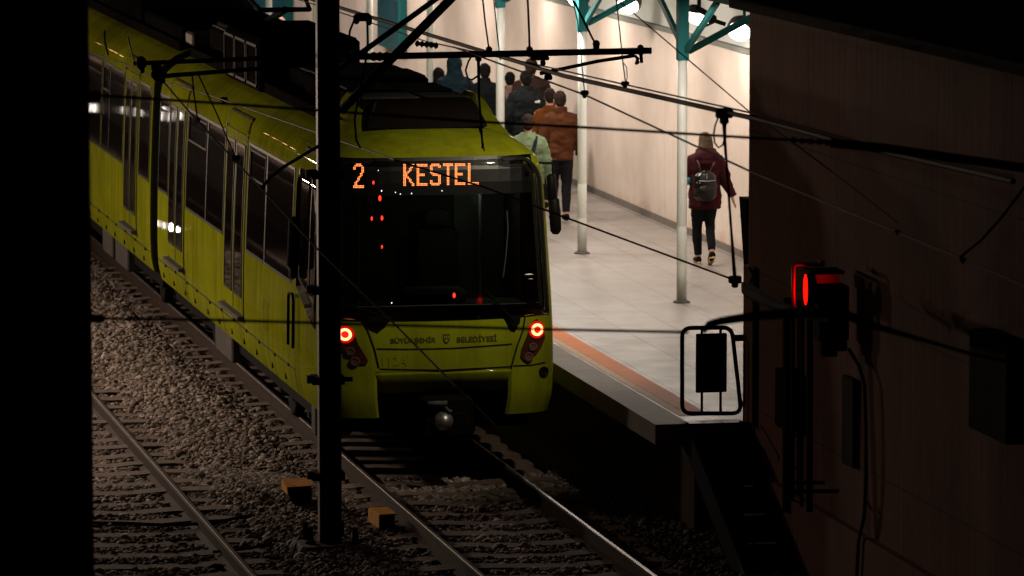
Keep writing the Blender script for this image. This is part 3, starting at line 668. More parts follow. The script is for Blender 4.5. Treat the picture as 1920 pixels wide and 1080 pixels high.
# inside the rear cab
cabm = mat('cab_lining', (.022, .021, .020), .8, spec=.1)
p = MB(); p.bb((XT - 1.08, TY + 1.75, 1.0), (XT + 1.08, TY + 1.8, 3.2)); p.bb((XT - 1.08, TY + .5, .98), (XT + 1.08, TY + 1.75, 1.02)); p.bb((XT - 1.10, TY + .95, 1.0), (XT - 1.06, TY + 1.75, 3.2)); p.bb((XT + 1.0, TY + 1.0, 1.0), (XT + 1.06, TY + 1.75, 3.2)); p.bb((XT - 1.0, TY + .9, 3.2), (XT + 1.0, TY + 1.75, 3.25)); build(p, 'cab_lining', cabm, tram)
p = MB(); p.bb((XT + .45, TY + 1.72, 1.2), (XT + .98, TY + 1.748, 3.0)); build(p, 'cab_door', mat('cab_door_grey', (.07, .072, .068), .7, spec=.1, noise=.2), tram)
p = MB(); p.bb((XT - .98, TY + .32, 1.2), (XT + .98, TY + .85, 1.70), bev=.08); p.bb((XT - .35, TY + .45, 1.68), (XT + .35, TY + .8, 1.84), bev=.05); build(p, 'dashboard', mat('dashboard_grey', (.055, .058, .055), .7, spec=.1, noise=.2), tram)
p = MB(); p.bb((XT - .02, TY + 1.15, 1.45), (XT + .48, TY + 1.60, 1.58), bev=.05); p.box((XT + .23, TY + 1.58, 1.95), (.48, .12, .80), Euler((R(-6), 0, 0)), bev=.05); p.box((XT + .23, TY + 1.60, 2.44), (.28, .10, .20), bev=.04); build(p, 'driver_seat', mat('seat_cloth', (.035, .032, .034), .95, spec=.05, noise=.6, nscale=30), tram)
p = MB(); p.tube([(XT + .62, TY + 1.2, 1.0), (XT + .62, TY + 1.2, 3.2)], .018, 8); build(p, 'cab_pole', M['grey_metal'], tram)
l = bpy.data.lights.new('cab_glow', 'POINT'); l.energy = 5; l.color = (.9, 1, .85); l.shadow_soft_size = .08; o = bpy.data.objects.new('cab_glow', l); COL.objects.link(o); o.location = (XT + .55, TY + 1.0, 2.75)
# shapes stuck on the glass as painted glints and reflected edges
p = MB(); x, z = n2(990, 515); p.ell(npt(x, z, .014), (.055, .006, .010)); p.ell(npt(x + .02, z - .045, .014), (.03, .006, .006)); build(p, 'corner_glint', M['chrome'], ws, True)
p = MB(); nstrip(p, dens([n2(950, 395), n2(952, 430), n2(948, 480), n2(943, 520)]), .012, .013); nstrip(p, dens([n2(640, 575), n2(820, 572), n2(1010, 567)]), .010, .013); build(p, 'cab_edge', mat('cab_edge_dark', (.03, .03, .028), .7, spec=.05), ws)
# wipers
for pts, nm in (([(905, 540), (960, 600)], 0), ([(640, 566), (730, 598)], 1)):
    p = MB(); a, b_ = n2(*pts[0]), n2(*pts[1]); p.tube([npt(*a, .045), npt(*b_, .055)], [.008, .014], 6)
    wq = n2(*((962, 600) if nm == 0 else (710, 600))); hub = [(-.075, .05), (.065, .05), (.055, -.03), (.02, -.075), (-.02, -.06)] if nm == 0 else [(-.12, .04), (.14, .04), (.10, -.02), (.02, -.08), (-.06, -.04)]
    npoly(p, [(wq[0] + u, wq[1] + v_) for u, v_ in hub], .05, .07); build(p, 'wiper', M['black_metal'], tram)
# panel seams
p = MB()
nstrip(p, dens([n2(985, 590), n2(980, 620), n2(969, 650), n2(962, 675), n2(958, 690)]), .018)
nstrip(p, dens([n2(676, 597), n2(690, 622), n2(702, 655), n2(710, 690)]), .018)
nstrip(p, dens([n2(706, 654), n2(760, 655), n2(850, 653), n2(960, 645)], 8), .014)
nstrip(p, dens([n2(962, 686), n2(1000, 684), n2(1022, 679)], 8), .014)
nstrip(p, dens([n2(712, 692), n2(830, 694), n2(960, 687)], 8), .014)
build(p, 'panel_seam', M['rubber'], tram)
# tail lights
def taillight(pxs, ring, flip):
    p = MB(); pts = [n2(*q_) for q_ in pxs]; npoly(p, pts, .014, .03); t = build(p, 'tail_light', M['tail_lens'], tram)
    x, z = n2(*ring)
    def ringm(r0, r1, off):
        q_ = MB(); A = np.linspace(0, 2 * math.pi, 29)[:-1]
        q_.grid([[npt(x + r_ * math.cos(a), z + r_ * math.sin(a), o) for a in A] for r_, o in ((r1, .012), (r1, off), (r0, off), (r0, .012))], close=True); return q_
    build(ringm(.036, .061, .030), 'light_ring', M['tail_ring'], t)
    build(ringm(.0005, .036, .024), 'light_core', M['tail_core'], t)
    build(ringm(.061, .088, .019), 'red_halo', M['tail_halo'], t)  # glowing annulus that stands in for the red halo
    for (dx, dz, rr) in ((-.045 * flip, -.17, .045), (-.09 * flip, -.27, .05)):
        q_ = MB(); A = np.linspace(0, 2 * math.pi, 17)[:-1]; q_.grid([[npt(x + dx + r_ * math.cos(a), z + dz + r_ * math.sin(a), o) for a in A] for r_, o in ((rr, .012), (rr, .020), (rr * .7, .024), (rr * .6, .017), (.001, .016))], close=True); build(q_, 'lamp_bowl', mat('smoky_lamp', (.10, .05, .04), .2), t)
taillight([(1005, 598), (1014, 606), (1019, 618), (1020, 634), (1014, 650), (1004, 664), (992, 674), (981, 676), (975, 668), (977, 655), (985, 636), (992, 618), (997, 604)], (1005, 618), 1)
taillight([(648, 607), (657, 612), (664, 626), (672, 645), (683, 664), (690, 676), (687, 683), (676, 683), (660, 673), (648, 662), (640, 648), (636, 630), (638, 613)], (648, 627), -1)
# fog light in the right bumper corner
p = MB(); x, z = n2(1019, 697); A = np.linspace(0, 2 * math.pi, 21)[:-1]
p.grid([[npt(x + r_ * math.cos(a), z + r_ * math.sin(a), o) for a in A] for r_, o in ((.055, .0), (.052, .014), (.042, .014), (.036, .004), (.001, .003))], close=True); build(p, 'fog_light', M['frame_black'], tram)
# lettering on the nose
def text(body_, px, py, hgt, width, mt, name, parent, off=.006, bold=.0):
    cu = bpy.data.curves.new('t', 'FONT'); cu.body = body_; cu.size = 1; cu.align_x = 'CENTER'; cu.align_y = 'CENTER'; cu.offset = bold; cu.resolution_u = 3
    o = bpy.data.objects.new('t', cu); COL.objects.link(o); bpy.context.view_layer.update()
    me_ = bpy.data.meshes.new_from_object(o.evaluated_get(bpy.context.evaluated_depsgraph_get())); bpy.data.objects.remove(o)
    vs = [v_.co.copy() for v_ in me_.vertices]; mnx, mxx = min(v_.x for v_ in vs), max(v_.x for v_ in vs); mny, mxy = min(v_.y for v_ in vs), max(v_.y for v_ in vs)
    x0, z0 = n2(px, py); k = MB(); out = []
    for v_ in vs: out.append(npt(x0 + ((v_.x - mnx) / (mxx - mnx) - .5) * width, z0 + ((v_.y - mny) / (mxy - mny) - .5) * hgt, off))
    k.add(out, [tuple(f.vertices) for f in me_.polygons]); bpy.data.meshes.remove(me_); return build(k, name, mt, parent)
text('BÜYÜKŞEHİR', 775, 638, .080, .46, M['text_dark'], 'lettering', tram, bold=.02)
text('BELEDİYESİ', 894, 634, .074, .41, M['text_dark'], 'lettering', tram, bold=.02)
text('112A', 740, 677, .088, .25, mat('number_dark', (.22, .22, .008), .7, spec=.1), 'car_number', tram)
p = MB(); ex, ez = n2(837, 635)
npoly(p, [(ex - .035, ez + .045), (ex + .035, ez + .045), (ex + .035, ez - .015), (ex + .02, ez - .04), (ex, ez - .05), (ex - .02, ez - .04), (ex - .035, ez - .015)], .006, .02)
em = build(p, 'emblem', M['text_dark'], tram)
p = MB()
for k in range(3): npoly(p, [(ex - .026 + k * .021, ez + .03), (ex - .012 + k * .021, ez + .03), (ex - .012 + k * .021, ez + .005), (ex - .026 + k * .021, ez + .005)], .008, .004)
npoly(p, [(ex - .024, ez - .008), (ex + .024, ez - .008), (ex, ez - .036)], .008, .004); build(p, 'emblem_mark', M['yellow'], em)
# apron, coupler, underframe
p = MB(); xs_ = np.linspace(-.735, .735, 15); rw = [[Vector((XT + x, TY + nosey(x, 1.07) + dy, z)) for x in xs_] for z, dy in ((1.066, .004), (1.03, .012), (.96, .05), (.88, .11), (.83, .18))]
p.slab(rw, [[v_ + Vector((0, .05, 0)) for v_ in r_] for r_ in rw]); build(p, 'apron', M['yellow'], tram, True)
p = MB(); p.bb((XT - 1.02, TY + .75, .38), (XT + 1.02, TY + 12.2, .86)); p.bb((XT - 1.02, 60.4, .38), (XT + 1.02, 82, .86)); build(p, 'underframe', M['black_metal'], tram)
cp = MB(); cx, cy, cz = XT + .03, TY - .12, .60
cp.bb((cx - .25, cy + .05, cz - .20), (cx + .27, cy + .5, cz + .20), bev=.03); cp.bb((cx - .22, cy, cz + .12), (cx - .02, cy + .15, cz + .19)); coup = build(cp, 'coupler', M['black_metal'], tram)
cp = MB(); cp.lathe((cx - .05, cy + .06, cz - .03), [(.10, 0), (.10, -.05), (.085, -.09), (.05, -.125), (.012, -.14)], 20, (0, 1, 0)); build(cp, 'coupler_cone', M['chrome'], coup, True)
cp = MB(); cp.lathe((cx + .13, cy + .055, cz - .03), [(.085, 0), (.085, -.01), (.06, .0), (.055, .03)], 20, (0, 1, 0)); build(cp, 'coupler_cup', M['steel_dark'], coup, True)
cp = MB(); cp.tube([(cx - .22, cy - .01, cz + .155), (cx - .02, cy - .01, cz + .155)], .028, 8); cp.tube([(cx - .05, cy, cz + .14), (cx, cy - .02, cz + .06), (cx + .02, cy, cz + .08)], .02, 6); build(cp, 'coupler_pipe', M['grey_metal'], coup, True)
for yb in (49.6, 51.5, 57.2, 62.0):
    b_ = MB(); b_.bb((XT - .95, yb - .1, .22), (XT + .95, yb + .1, .5), bev=.04); bg = build(b_, 'axle', M['steel_dark'], tram)
    for s_ in (-1, 1):
        w_ = MB(); w_.lathe((XT + s_ * .7525, yb, .34), [(.30, -.06), (.34, -.055), (.335, .05), (.29, .06), (.27, .04)], 28, (1, 0, 0)); build(w_, 'wheel', M['steel_dark'], bg, True)
for y0, y1_ in ((54.0, 55.3), (63.3, 64.6), (64.9, 66.0), (48.25, 48.5)):
    p = MB(); p.bb((XT - 1.10, y0, .25), (XT - .72, y1_, .60), bev=.02); build(p, 'equipment_box', M['grey_metal'], tram)
# ---- roof: visor, shoulder fairings, pads, cabinets, pantograph
def cyl(x, z): return Vector((XT + x, 0, z))
p = MB(); fr = []; bk = []
for z, y, hw in ((3.455, .78, .62), (3.50, .79, .61), (3.58, .83, .57), (3.68, .89, .52), (3.73, .99, .49)):
    fr.append([Vector((XT + x, TY + y + .10 * (abs(x) / .9) ** 3, z)) for x in np.linspace(-hw, hw, 13)]); bk.append([Vector((XT + x, TY + y + .7, z - .02)) for x in np.linspace(-hw, hw, 13)])
p.slab(fr, bk); build(p, 'roof_visor', M['visor'], tram, 'auto')
for s_ in (-1, 1):
    p = MB(); fr = []; bk = []
    for y in np.linspace(.56, 2.6, 9):
        k = min(1, (y - .56) / .45); ke = 1 if y < 1.9 else 1 - (y - 1.9) / .75
        prof = [(1.05, 3.225), (.985, 3.27), (.90, 3.35), (.83, 3.46), (.76, 3.56 + .0), (.70, 3.68), (.645, 3.745), (.60, 3.75)]
        row = []
        for i, (w_, z) in enumerate(prof):
            zb = Rk(z) if z < 3.48 else .8
            lim = max(0, z - 3.33); row.append(Vector((XT + s_ * (w_ - .0), TY + y + lim * .75 * (1 if y < 1.2 else .2), 3.22 + (z - 3.22) * (.35 + .65 * k) * ke if z > 3.3 else z - (1 - k) * .02)))
        fr.append(row); bk.append([v_ + Vector((-s_ * .05, 0, -.06)) for v_ in row])
    if s_ > 0: fr = [list(r_) for r_ in fr]
    p.slab(fr, bk); build(p, 'roof_fairing', M['yellow'], tram, 'auto')
p = MB(); p.bb((XT - .80, TY + 1.3, 3.40), (XT + .80, TY + 12.3, 3.52)); p.bb((XT - .80, 60.3, 3.40), (XT + .80, 82, 3.52)); build(p, 'roof_deck', M['roof_dark'], tram)
def rbox(x0, x1, y0, y1, z0, z1, m_, name='roof_unit', lid=None):
    q_ = MB(); q_.bb((XT + x0, TY + y0, z0), (XT + x1, TY + y1, z1), bev=.025); o = build(q_, name, m_, tram)
    if lid: q_ = MB(); q_.bb((XT + x0 + .03, TY + y0 + .03, z1), (XT + x1 - .03, TY + y1 - .03, z1 + .02), bev=.008); build(q_, 'lid', lid, o)
    return o
rbox(-.62, .02, 1.15, 1.9, 3.52, 3.72, M['roof_dark'], lid=M['roof_grey']); rbox(.06, .58, 1.3, 2.1, 3.52, 3.70, M['roof_dark'], lid=M['roof_grey'])
rbox(-.62, -.05, 2.2, 3.3, 3.52, 3.74, M['roof_dark'], lid=M['roof_grey']); rbox(.0, .60, 2.35, 3.4, 3.52, 3.70, M['roof_dark'], lid=M['roof_grey'])
rbox(-.62, .55, 3.6, 4.7, 3.52, 3.76, M['roof_dark'], lid=M['roof_grey']); rbox(-.55, .60, 5.0, 6.2, 3.52, 3.72, M['roof_dark'], lid=M['roof_grey'])
cabn = rbox(-.86, .3, 6.4, 9.0, 3.40, 3.98, M['roof_dark'], 'roof_cabinet', lid=M['roof_dark'])
q_ = MB()
for k in range(3): 
    y = TY + 6.5 + k * .85
    for (a, b_, c, d) in ((y, y + .03, 3.45, 3.93), (y + .74, y + .77, 3.45, 3.93), (y, y + .77, 3.45, 3.48), (y, y + .77, 3.90, 3.93)): q_.bb((XT - .875, a, c), (XT - .85, b_, d))
build(q_, 'louvre_frame', M['grey_metal'], cabn)
rbox(-.6, .5, 9.6, 12.0, 3.52, 3.80, M['roof_dark'], lid=M['roof_white'])
rbox(-.75, .75, 13.4, 17.0, 3.52, 3.70, M['roof_dark'], lid=None); rbox(-.75, .7, 17.4, 24, 3.52, 3.85, M['roof_dark'], lid=M['roof_dark'])
rbox(-.72, .6, 12.7, 13.3, 3.5, 3.66, M['roof_white'])
pn = MB(); yb = TY + 10.6
for s_ in (-.55, .55): pn.tube([(XT + s_, yb - .9, 3.86), (XT + s_, yb + .9, 3.86)], .03, 8)
for y in (-.85, 0, .85): pn.tube([(XT - .55, yb + y, 3.86), (XT + .55, yb + y, 3.86)], .03, 8)
pan = build(pn, 'pantograph', M['black_metal'], tram)
pn = MB(); pn.tube([(XT, yb + .6, 3.9), (XT, yb - .75, 4.12)], .045, 8); pn.tube([(XT - .3, yb - .75, 4.12), (XT + .3, yb - .75, 4.12)], .03, 8); build(pn, 'lower_arm', M['black_metal'], pan)
pn = MB()
for s_ in (-.3, .3): pn.tube([(XT + s_, yb - .75, 4.12), (XT + s_ * 1.3, yb + .45, 4.33)], .028, 8)
build(pn, 'upper_arm', M['black_metal'], pan)
pn = MB()
for y in (.3, .62): pn.tube([(XT - .8, yb + y, 4.22), (XT - .62, yb + y, 4.33), (XT - .5, yb + y, 4.36), (XT + .5, yb + y, 4.36), (XT + .62, yb + y, 4.33), (XT + .8, yb + y, 4.22)], .025, 8)
build(pn, 'collector_head', M['black_metal'], pan)
# right-hand mirror on the nose corner
p = MB(); P1 = pY(1032, 306, 47.55); P2 = pY(1034, 372, 47.55); P3 = pY(1041, 438, 47.55); up_ = Vector((.06, 0, 0))
p.tube([pY(1010, 305, 47.5), P1 + up_ * .3, pY(1037, 316, 47.55), P2 + up_ * .3], .012, 7)
p.tube([pY(1033, 326, 47.55), pY(1033, 330, 47.55), pY(1036, 374, 47.55), pY(1036, 378, 47.55)], [.02, .045, .05, .03], 10)
p.tube([pY(1038, 369, 47.55), pY(1038, 374, 47.55), pY(1041, 405, 47.55), pY(1042, 432, 47.55), pY(1042, 439, 47.55)], [.03, .058, .062, .058, .03], 12)
build(p, 'right_mirror', M['frame_black'], tram, True)

# ------------------------------------------------------------------ catenary: mast, brackets, wires
DM = 44.74
mast = empty('catenary_mast', (7.44, 43.53, -.2), 'dark steel H section mast between the two tracks', 'mast')
mx, my = 7.44, 43.53; ang = PSI
rotm = Matrix.Rotation(-PSI * .4, 3, 'Z')
p = MB()
for s_ in (-1, 1): p.box(Vector((mx, my, 4.6)) + rotm @ Vector((s_ * .095, 0, 0)), (.016, .20, 9.4), rotm)
p.box((mx, my, 4.6), (.175, .012, 9.4), rotm); build(p, 'post', M['galv'], mast)
p = MB(); p.box(Vector((mx, my, 4.6)) + rotm @ Vector((.004, -.112, 0)), (.170, .012, 9.4), rotm); build(p, 'shade_plate', M['black_metal'], mast)  # black plate added for the shaded front of the mast
p = MB(); p.bb((mx - .34, my - .34, -.5), (mx + .30, my + .34, -.02), bev=.04); build(p, 'foundation', mat('foundation_concrete', (.05, .04, .034), .9, noise=.3), mast)
for s_, t in ((-.2, -.1), (.2, -.22), (.14, .18), (-.2, .18)):
    p = MB(); p.lathe((mx + s_, my + t, -.03), [(.05, 0), (.05, .03), (.03, .035), (.026, .16), (.012, .17)], 10); build(p, 'anchor_bolt', M['black_metal'], mast)
for py in (318, 705, 887, 535):
    z = pD(618, py, DM).z; p = MB(); p.box(Vector((mx - .02, my - .02, z)), (.30, .26, .07), rotm); p.box(Vector((mx - .19, my - .06, z + .01)), (.06, .07, .07), rotm)
    if py == 705: p.box(Vector((mx + .17, my - .05, z)), (.08, .04, .04), rotm)
    build(p, 'clamp_band', M['steel_dark'], mast)
def wire(pts, r_, label, cat='wire', name='overhead_wire', m_='wire', clamps=(), n=7):
    e_pts = [Vector(p_) for p_ in pts]
    q_ = MB(); q_.tube(e_pts, r_, n, ref=(0, 0, 1)); o = build(q_, name, M[m_]); tag(o, label, cat)
    for c_, s_ in clamps:
        k = MB(); k.box(c_, (.10 * s_, .05 * s_, .06 * s_), bev=.01); k.box(Vector(c_) + Vector((0, 0, -.04 * s_)), (.05 * s_, .04 * s_, .05 * s_), bev=.01); build(k, 'clamp', M['steel_dark'], o)
    return o
def wpx(pts): return [pD(*t) for t in pts]
# contact wires above the tram's track, running with the rails
cw1 = wire([pX(-600, -352, 9.2), pX(300, -84, 9.2), pX(640, 15, 9.2), pX(1060, 143, 9.2), pX(1418, 223, 9.2), pX(1600, 272, 9.2), pX(1900, 340, 9.2)], .020, 'thick dark red contact wire running over the tram to the concrete wall', clamps=[(pX(1358, 212, 9.2), 1.3)])
wire([pX(-500, -330, 9.24), pX(640, 24, 9.24), pX(800, 78, 9.24), pX(1010, 122, 9.24), pX(1418, 214, 9.24), pX(1620, 268, 9.24), pX(1900, 330, 9.24)], .007, 'thin wire running just above the thick red contact wire', clamps=[(pX(1172, 157, 9.24), .7)])
wire([pX(850, 88, 8.6), pX(903, 107, 8.6), pX(1097, 178, 8.6), pX(1415, 325, 8.6), pX(1683, 436, 8.6), pX(1805, 486, 8.6), pX(1930, 540, 8.6)], .008, 'black wire dropping from the bracket past the woman across the concrete wall', clamps=[(pX(1683, 434, 8.6), .4), (pX(1805, 486, 8.6), .45), (pX(1096, 174, 8.6), .7)])
wire(wpx([(1100, -45, 40), (1180, 18, 40), (1415, 218, 38.5), (1480, 262, 38), (1560, 322, 37.6), (1684, 418, 36.5)]), .0055, 'hair thin stay wire slanting down from the lamps to the concrete wall')
wire(wpx([(150, 92, 58), (235, 120, 56.5), (290, 147, 55.5), (400, 181, 53), (600, 251, 48), (740, 300, 45), (905, 350, 44), (1150, 441, 42.6), (1396, 532, 41.5)]), .009, 'long black wire slanting across the windshield to the edge of the concrete wall', clamps=[(pD(1378, 524, 41.6), 1.1), (pD(420, 186, 52.6), .8)])
wire(wpx([(302, 148, 46), (360, 216, 45), (440, 300, 44), (600, 472, 42), (735, 603, 40.5), (857, 727, 39), (930, 800, 38.4)]), .0085, 'black wire falling steeply from the left bracket across the tram nose', clamps=[(pD(442, 296, 44), .8), (pD(370, 224, 45), .6)])
wire(wpx([(172, 178, 29), (400, 193, 29.4), (640, 210, 29.8), (925, 230, 30), (1080, 238, 30), (1418, 259, 30.2), (1480, 262, 30.2)]), .0095, 'upper dark red span wire stretched across the picture from the pillar', clamps=[])
wire(wpx([(172, 597, 26.4), (400, 600, 26.5), (640, 607, 26.6), (1000, 617, 26.8), (1290, 623, 27)]), .0085, 'lower span wire crossing below the windshield over the tail lights')
# insulators at the span wire ends
def insul(pa, pb, r_, label, name='insulator'):
    a, b_ = Vector(pa), Vector(pb); k = MB(); d = b_ - a; prof = []
    L = d.length; m_ = 5
    prof.append((r_ * .35, 0))
    for i in range(m_): prof += [(r_ * .5, L * (i + .1) / m_), (r_, L * (i + .5) / m_), (r_ * .5, L * (i + .9) / m_)]
    prof.append((r_ * .35, L)); k.lathe(a, prof, 12, d); return tag(build(k, name, M['steel_dark'], None, True), label, 'insulator')
insul(pD(166, 179, 28.95), pD(186, 180, 29), .03, 'dark insulator at the pillar end of the upper span wire')
insul(pD(168, 597, 26.3), pD(192, 597, 26.4), .026, 'dark insulator at the pillar end of the lower span wire')
insul(pD(1480, 262, 30.2), pD(1560, 268, 30.2), .022, 'dark insulator where the upper span wire reaches the concrete wall')
wire(wpx([(1556, 268, 30.2), (1660, 278, 30.2), (1800, 298, 30.2), (1940, 318, 30.2)]), .03, 'thick dark cable bundle hanging in front of the concrete wall top right', 'cable', 'cable_bundle', 'black_metal')
# rod that carries the lower span wire on the right
wire(wpx([(1318, 622, 27), (1330, 608, 27), (1352, 602, 27), (1410, 593, 27), (1500, 586, 27.2), (1590, 592, 27.4), (1640, 612, 27.5), (1740, 640, 27.6), (1815, 662, 27.6), (1940, 690, 27.7)]), [.016, .022, .024, .026, .03, .03, .02, .012, .011, .011], 'dark bent rod and cable anchoring the lower span wire at the wall', 'cable', 'anchor_rod', 'steel_dark')
wire(wpx([(1396, 534, 41.5), (1404, 545, 41.2), (1440, 565, 40), (1500, 588, 38.6), (1560, 600, 37.5)]), [.03, .065, .05, .035, .03], 'bundle of black hoses strapped to the edge of the concrete wall', 'hose', 'hose_bundle', 'black_metal')
wire(wpx([(1405, 500, 42), (1412, 515, 42), (1408, 528, 41.9), (1398, 540, 41.6), (1401, 556, 41.6)]), .011, 'short loop of black cable at the edge of the concrete wall', 'cable', 'cable_loop', 'black_metal')
# droppers
wire(wpx([(1074, 0, 41), (1083, 40, 41), (1096, 172, 40.4)]), .0055, 'thin black dropper in front of the second white column', 'dropper wire', 'dropper')
wire(wpx([(1152, -30, 40.5), (1160, 40, 40.5), (1168, 118, 40.4), (1173, 156, 40.4)]), .0055, 'thin black dropper ending in a loop right of the bracket tip', 'dropper wire', 'dropper')
wire(wpx([(1169, 118, 40.4), (1175, 126, 40.4), (1176, 145, 40.4), (1173, 156, 40.4)]), .004, 'small wire loop at the end of the right hand dropper', 'wire loop', 'wire_loop')
wire(wpx([(904, -10, 43.6), (910, 45, 43.6), (917, 94, 43.5)]), .008, 'black dropper meeting the bracket tube near the blue jacketed person', 'dropper wire', 'dropper')
wire(wpx([(925, -10, 42.5), (932, 60, 42.3), (938, 112, 42)]), .006, 'thin slanting dropper just left of the middle white column', 'dropper wire', 'dropper')
wire(wpx([(989, -10, 43.6), (992, 60, 43.6), (993, 94, 43.5)]), .010, 'black dropper meeting the bracket tube above the crowd', 'dropper wire', 'dropper')
wire(wpx([(1076, 2, 43.5), (1096, 42, 43.5), (1115, 80, 43.5)]), .010, 'black stay link ending in an eye on the bracket tube', 'dropper wire', 'dropper')
wire(wpx([(897, 108, 43.5), (898, 180, 43.4), (905, 278, 43.2)]), [.016, .012, .010], 'black cable hanging from the bracket tube in front of the tram roof', 'cable', 'hanging_cable', 'black_metal')
wire(wpx([(887, 100, 43.5), (878, 116, 43.4), (873, 132, 43.4), (877, 147, 43.4), (885, 150, 43.4), (896, 142, 43.4)]), .009, 'curled black jumper loop under the bracket tube', 'cable', 'jumper_loop', 'black_metal')
wire(wpx([(897, 236, 43.2), (903, 255, 43.2), (908, 283, 43.1)]), .007, 'short frayed cable end over the top of the windshield', 'cable', 'cable_end', 'black_metal')
wire(wpx([(664, 38, 43), (656, 58, 43), (652, 92, 43), (650, 118, 43)]), .010, 'left leg of the black jumper cable beside the mast top', 'cable', 'jumper_cable', 'black_metal')
wire(wpx([(689, 42, 43), (690, 80, 43), (684, 125, 43), (672, 180, 43), (665, 225, 43), (668, 262, 43), (676, 278, 43)]), .010, 'long black jumper cable hanging from the junction clamp beside the mast', 'cable', 'jumper_cable', 'black_metal')
wire(wpx([(607, 268, 43.8), (565, 293, 44), (530, 314, 44.2), (508, 332, 44.3), (494, 348, 44.4), (490, 356, 44.4)]), .016, 'thick black feeder cable curving left from the mast', 'cable', 'feeder_cable', 'black_metal')
wire(wpx([(196, 58, 50), (197, 80, 50), (203, 104, 50)]), .010, 'black dropper with loop over the far cars of the tram', 'dropper wire', 'dropper')
wire(wpx([(240, 70, 47), (246, 95, 46.6), (252, 118, 46)]), .008, 'black stay reaching the tip of the left bracket', 'dropper wire', 'dropper')
wire(wpx([(360, 140, 45), (364, 178, 45), (370, 220, 45)]), .008, 'short dropper under the left bracket, nearer its tip', 'dropper wire', 'dropper')
wire(wpx([(372, 140, 44.6), (405, 210, 44.3), (440, 292, 44)]), .007, 'slanting dropper under the left bracket ending in a clamp', 'dropper wire', 'dropper')
k = MB(); k.box(pD(680, 32, 43), (.15, .06, .075), bev=.02); k.box(pD(668, 36, 43), (.05, .07, .09), bev=.015); k.box(pD(692, 38, 43), (.05, .07, .09), bev=.015)
tag(build(k, 'junction_clamp', M['steel_dark']), 'black junction clamp with two jumper legs right of the mast top', 'clamp')
insul(pD(778, 81, 43), pD(822, 86, 43), .034, 'dark strain insulator on the wires above the bracket')
wire(wpx([(1358, 220, 34.8), (1359, 260, 34.8), (1364, 330, 35), (1371, 430, 35.5), (1378, 522, 36)]), [.020, .012, .010, .010, .016], 'dark red pull cable hanging from the contact wire down to the platform end', 'cable', 'pull_cable')
wire(wpx([(1347, 219, 34.8), (1341, 235, 34.8), (1338, 252, 34.8), (1340, 268, 34.8), (1347, 277, 34.8), (1355, 272, 34.8), (1359, 258, 34.8)]), .0065, 'dark red loop of slack cable beside the head of the woman', 'cable', 'cable_loop')
# brackets
br = empty('catenary_bracket', (mx + .2, my, 4.0), 'black bracket tube reaching right from the mast across the platform view', 'bracket')
p = MB(); p.tube([pD(640, 106, DM - .3), pD(700, 106, DM - .5), pD(1221, 95, DM - 1.1)], [.034, .032, .031], 10); build(p, 'tube', M['black_metal'], br, True)
p = MB(); p.tube([pD(640, 208, DM - .2), pD(700, 145, DM - .4), pD(845, -2, DM - .6), pD(960, -118, DM - .8)], .042, 10); build(p, 'strut', M['black_metal'], br, True)
p = MB(); p.tube([pD(636, 128, DM - .2), pD(690, 90, DM - .3), pD(815, 0, DM - .5), pD(900, -62, DM - .6)], .026, 10); build(p, 'stay_tube', M['black_metal'], br, True)
p = MB(); p.tube([pD(1012, 138, DM - 1.0), pD(1120, 115, DM - 1.0), pD(1190, 104, DM - 1.1)], .017, 8); p.tube([pD(1190, 104, DM - 1.1), pD(1196, 110, DM - 1.1), pD(1193, 121, DM - 1.1)], .016, 7); p.tube([pD(1201, 92, DM - 1.1), pD(1203, 118, DM - 1.1)], .016, 7); p.tube([pD(1193, 117, DM - 1.1), pD(1199, 117, DM - 1.1)], .014, 6); build(p, 'registration_arm', M['black_metal'], br, True)
p = MB(); p.box(pD(1012, 109, DM - .9), (.17, .06, .04), bev=.01); p.box(pD(1018, 118, DM - .9), (.045, .05, .05), bev=.01); p.box(pD(1030, 136, DM - 1), (.14, .06, .035), bev=.01); p.box(pD(1028, 145, DM - 1), (.07, .05, .05), bev=.01)
build(p, 'clamp', M['steel_dark'], br)
for qx, qy in ((1118, 88), (917, 97), (993, 97), (897, 106), (1201, 94)): p = MB(); p.box(pD(qx, qy, DM - .9), (.05, .08, .10), bev=.015); build(p, 'clamp', M['steel_dark'], br)
p = MB(); A = [pD(1118 + 5.5 * math.cos(a), 82 + 5.5 * math.sin(a), DM - 1.0) for a in np.linspace(0, 2 * math.pi, 13)]; p.tube(A, .009, 6, cap=False); build(p, 'eye', M['black_metal'], br)
p = MB(); p.lathe(pD(690, 106, DM - .5), [(.03, 0)] + [(.045 if i % 2 else .03, .03 + i * .035) for i in range(7)] + [(.03, .3)], 12, pD(700, 106, DM - .5) - pD(640, 106, DM - .3)); p.lathe(pD(672, 98, DM - .3), [(.03, 0)] + [(.05 if i % 2 else .03, .03 + i * .035) for i in range(5)] + [(.03, .2)], 12, pD(660, 108, DM - .5) - pD(690, 86, DM - .3)); build(p, 'insulator', M['steel_dark'], br, True)
br2 = empty('catenary_bracket', (mx - .2, my, 4.0), 'black bracket pair reaching left from the mast over the empty track', 'bracket')
p = MB(); p.tube([pD(600, 104, DM), pD(430, 112, DM + .3), pD(252, 119, DM + .8)], [.022, .022, .022], 10); build(p, 'tube', M['black_metal'], br2, True)
p = MB(); p.tube([pD(600, 120, DM), pD(430, 133, DM + .2), pD(290, 144, DM + .6)], [.02, .02, .024], 10); build(p, 'tube', M['black_metal'], br2, True)
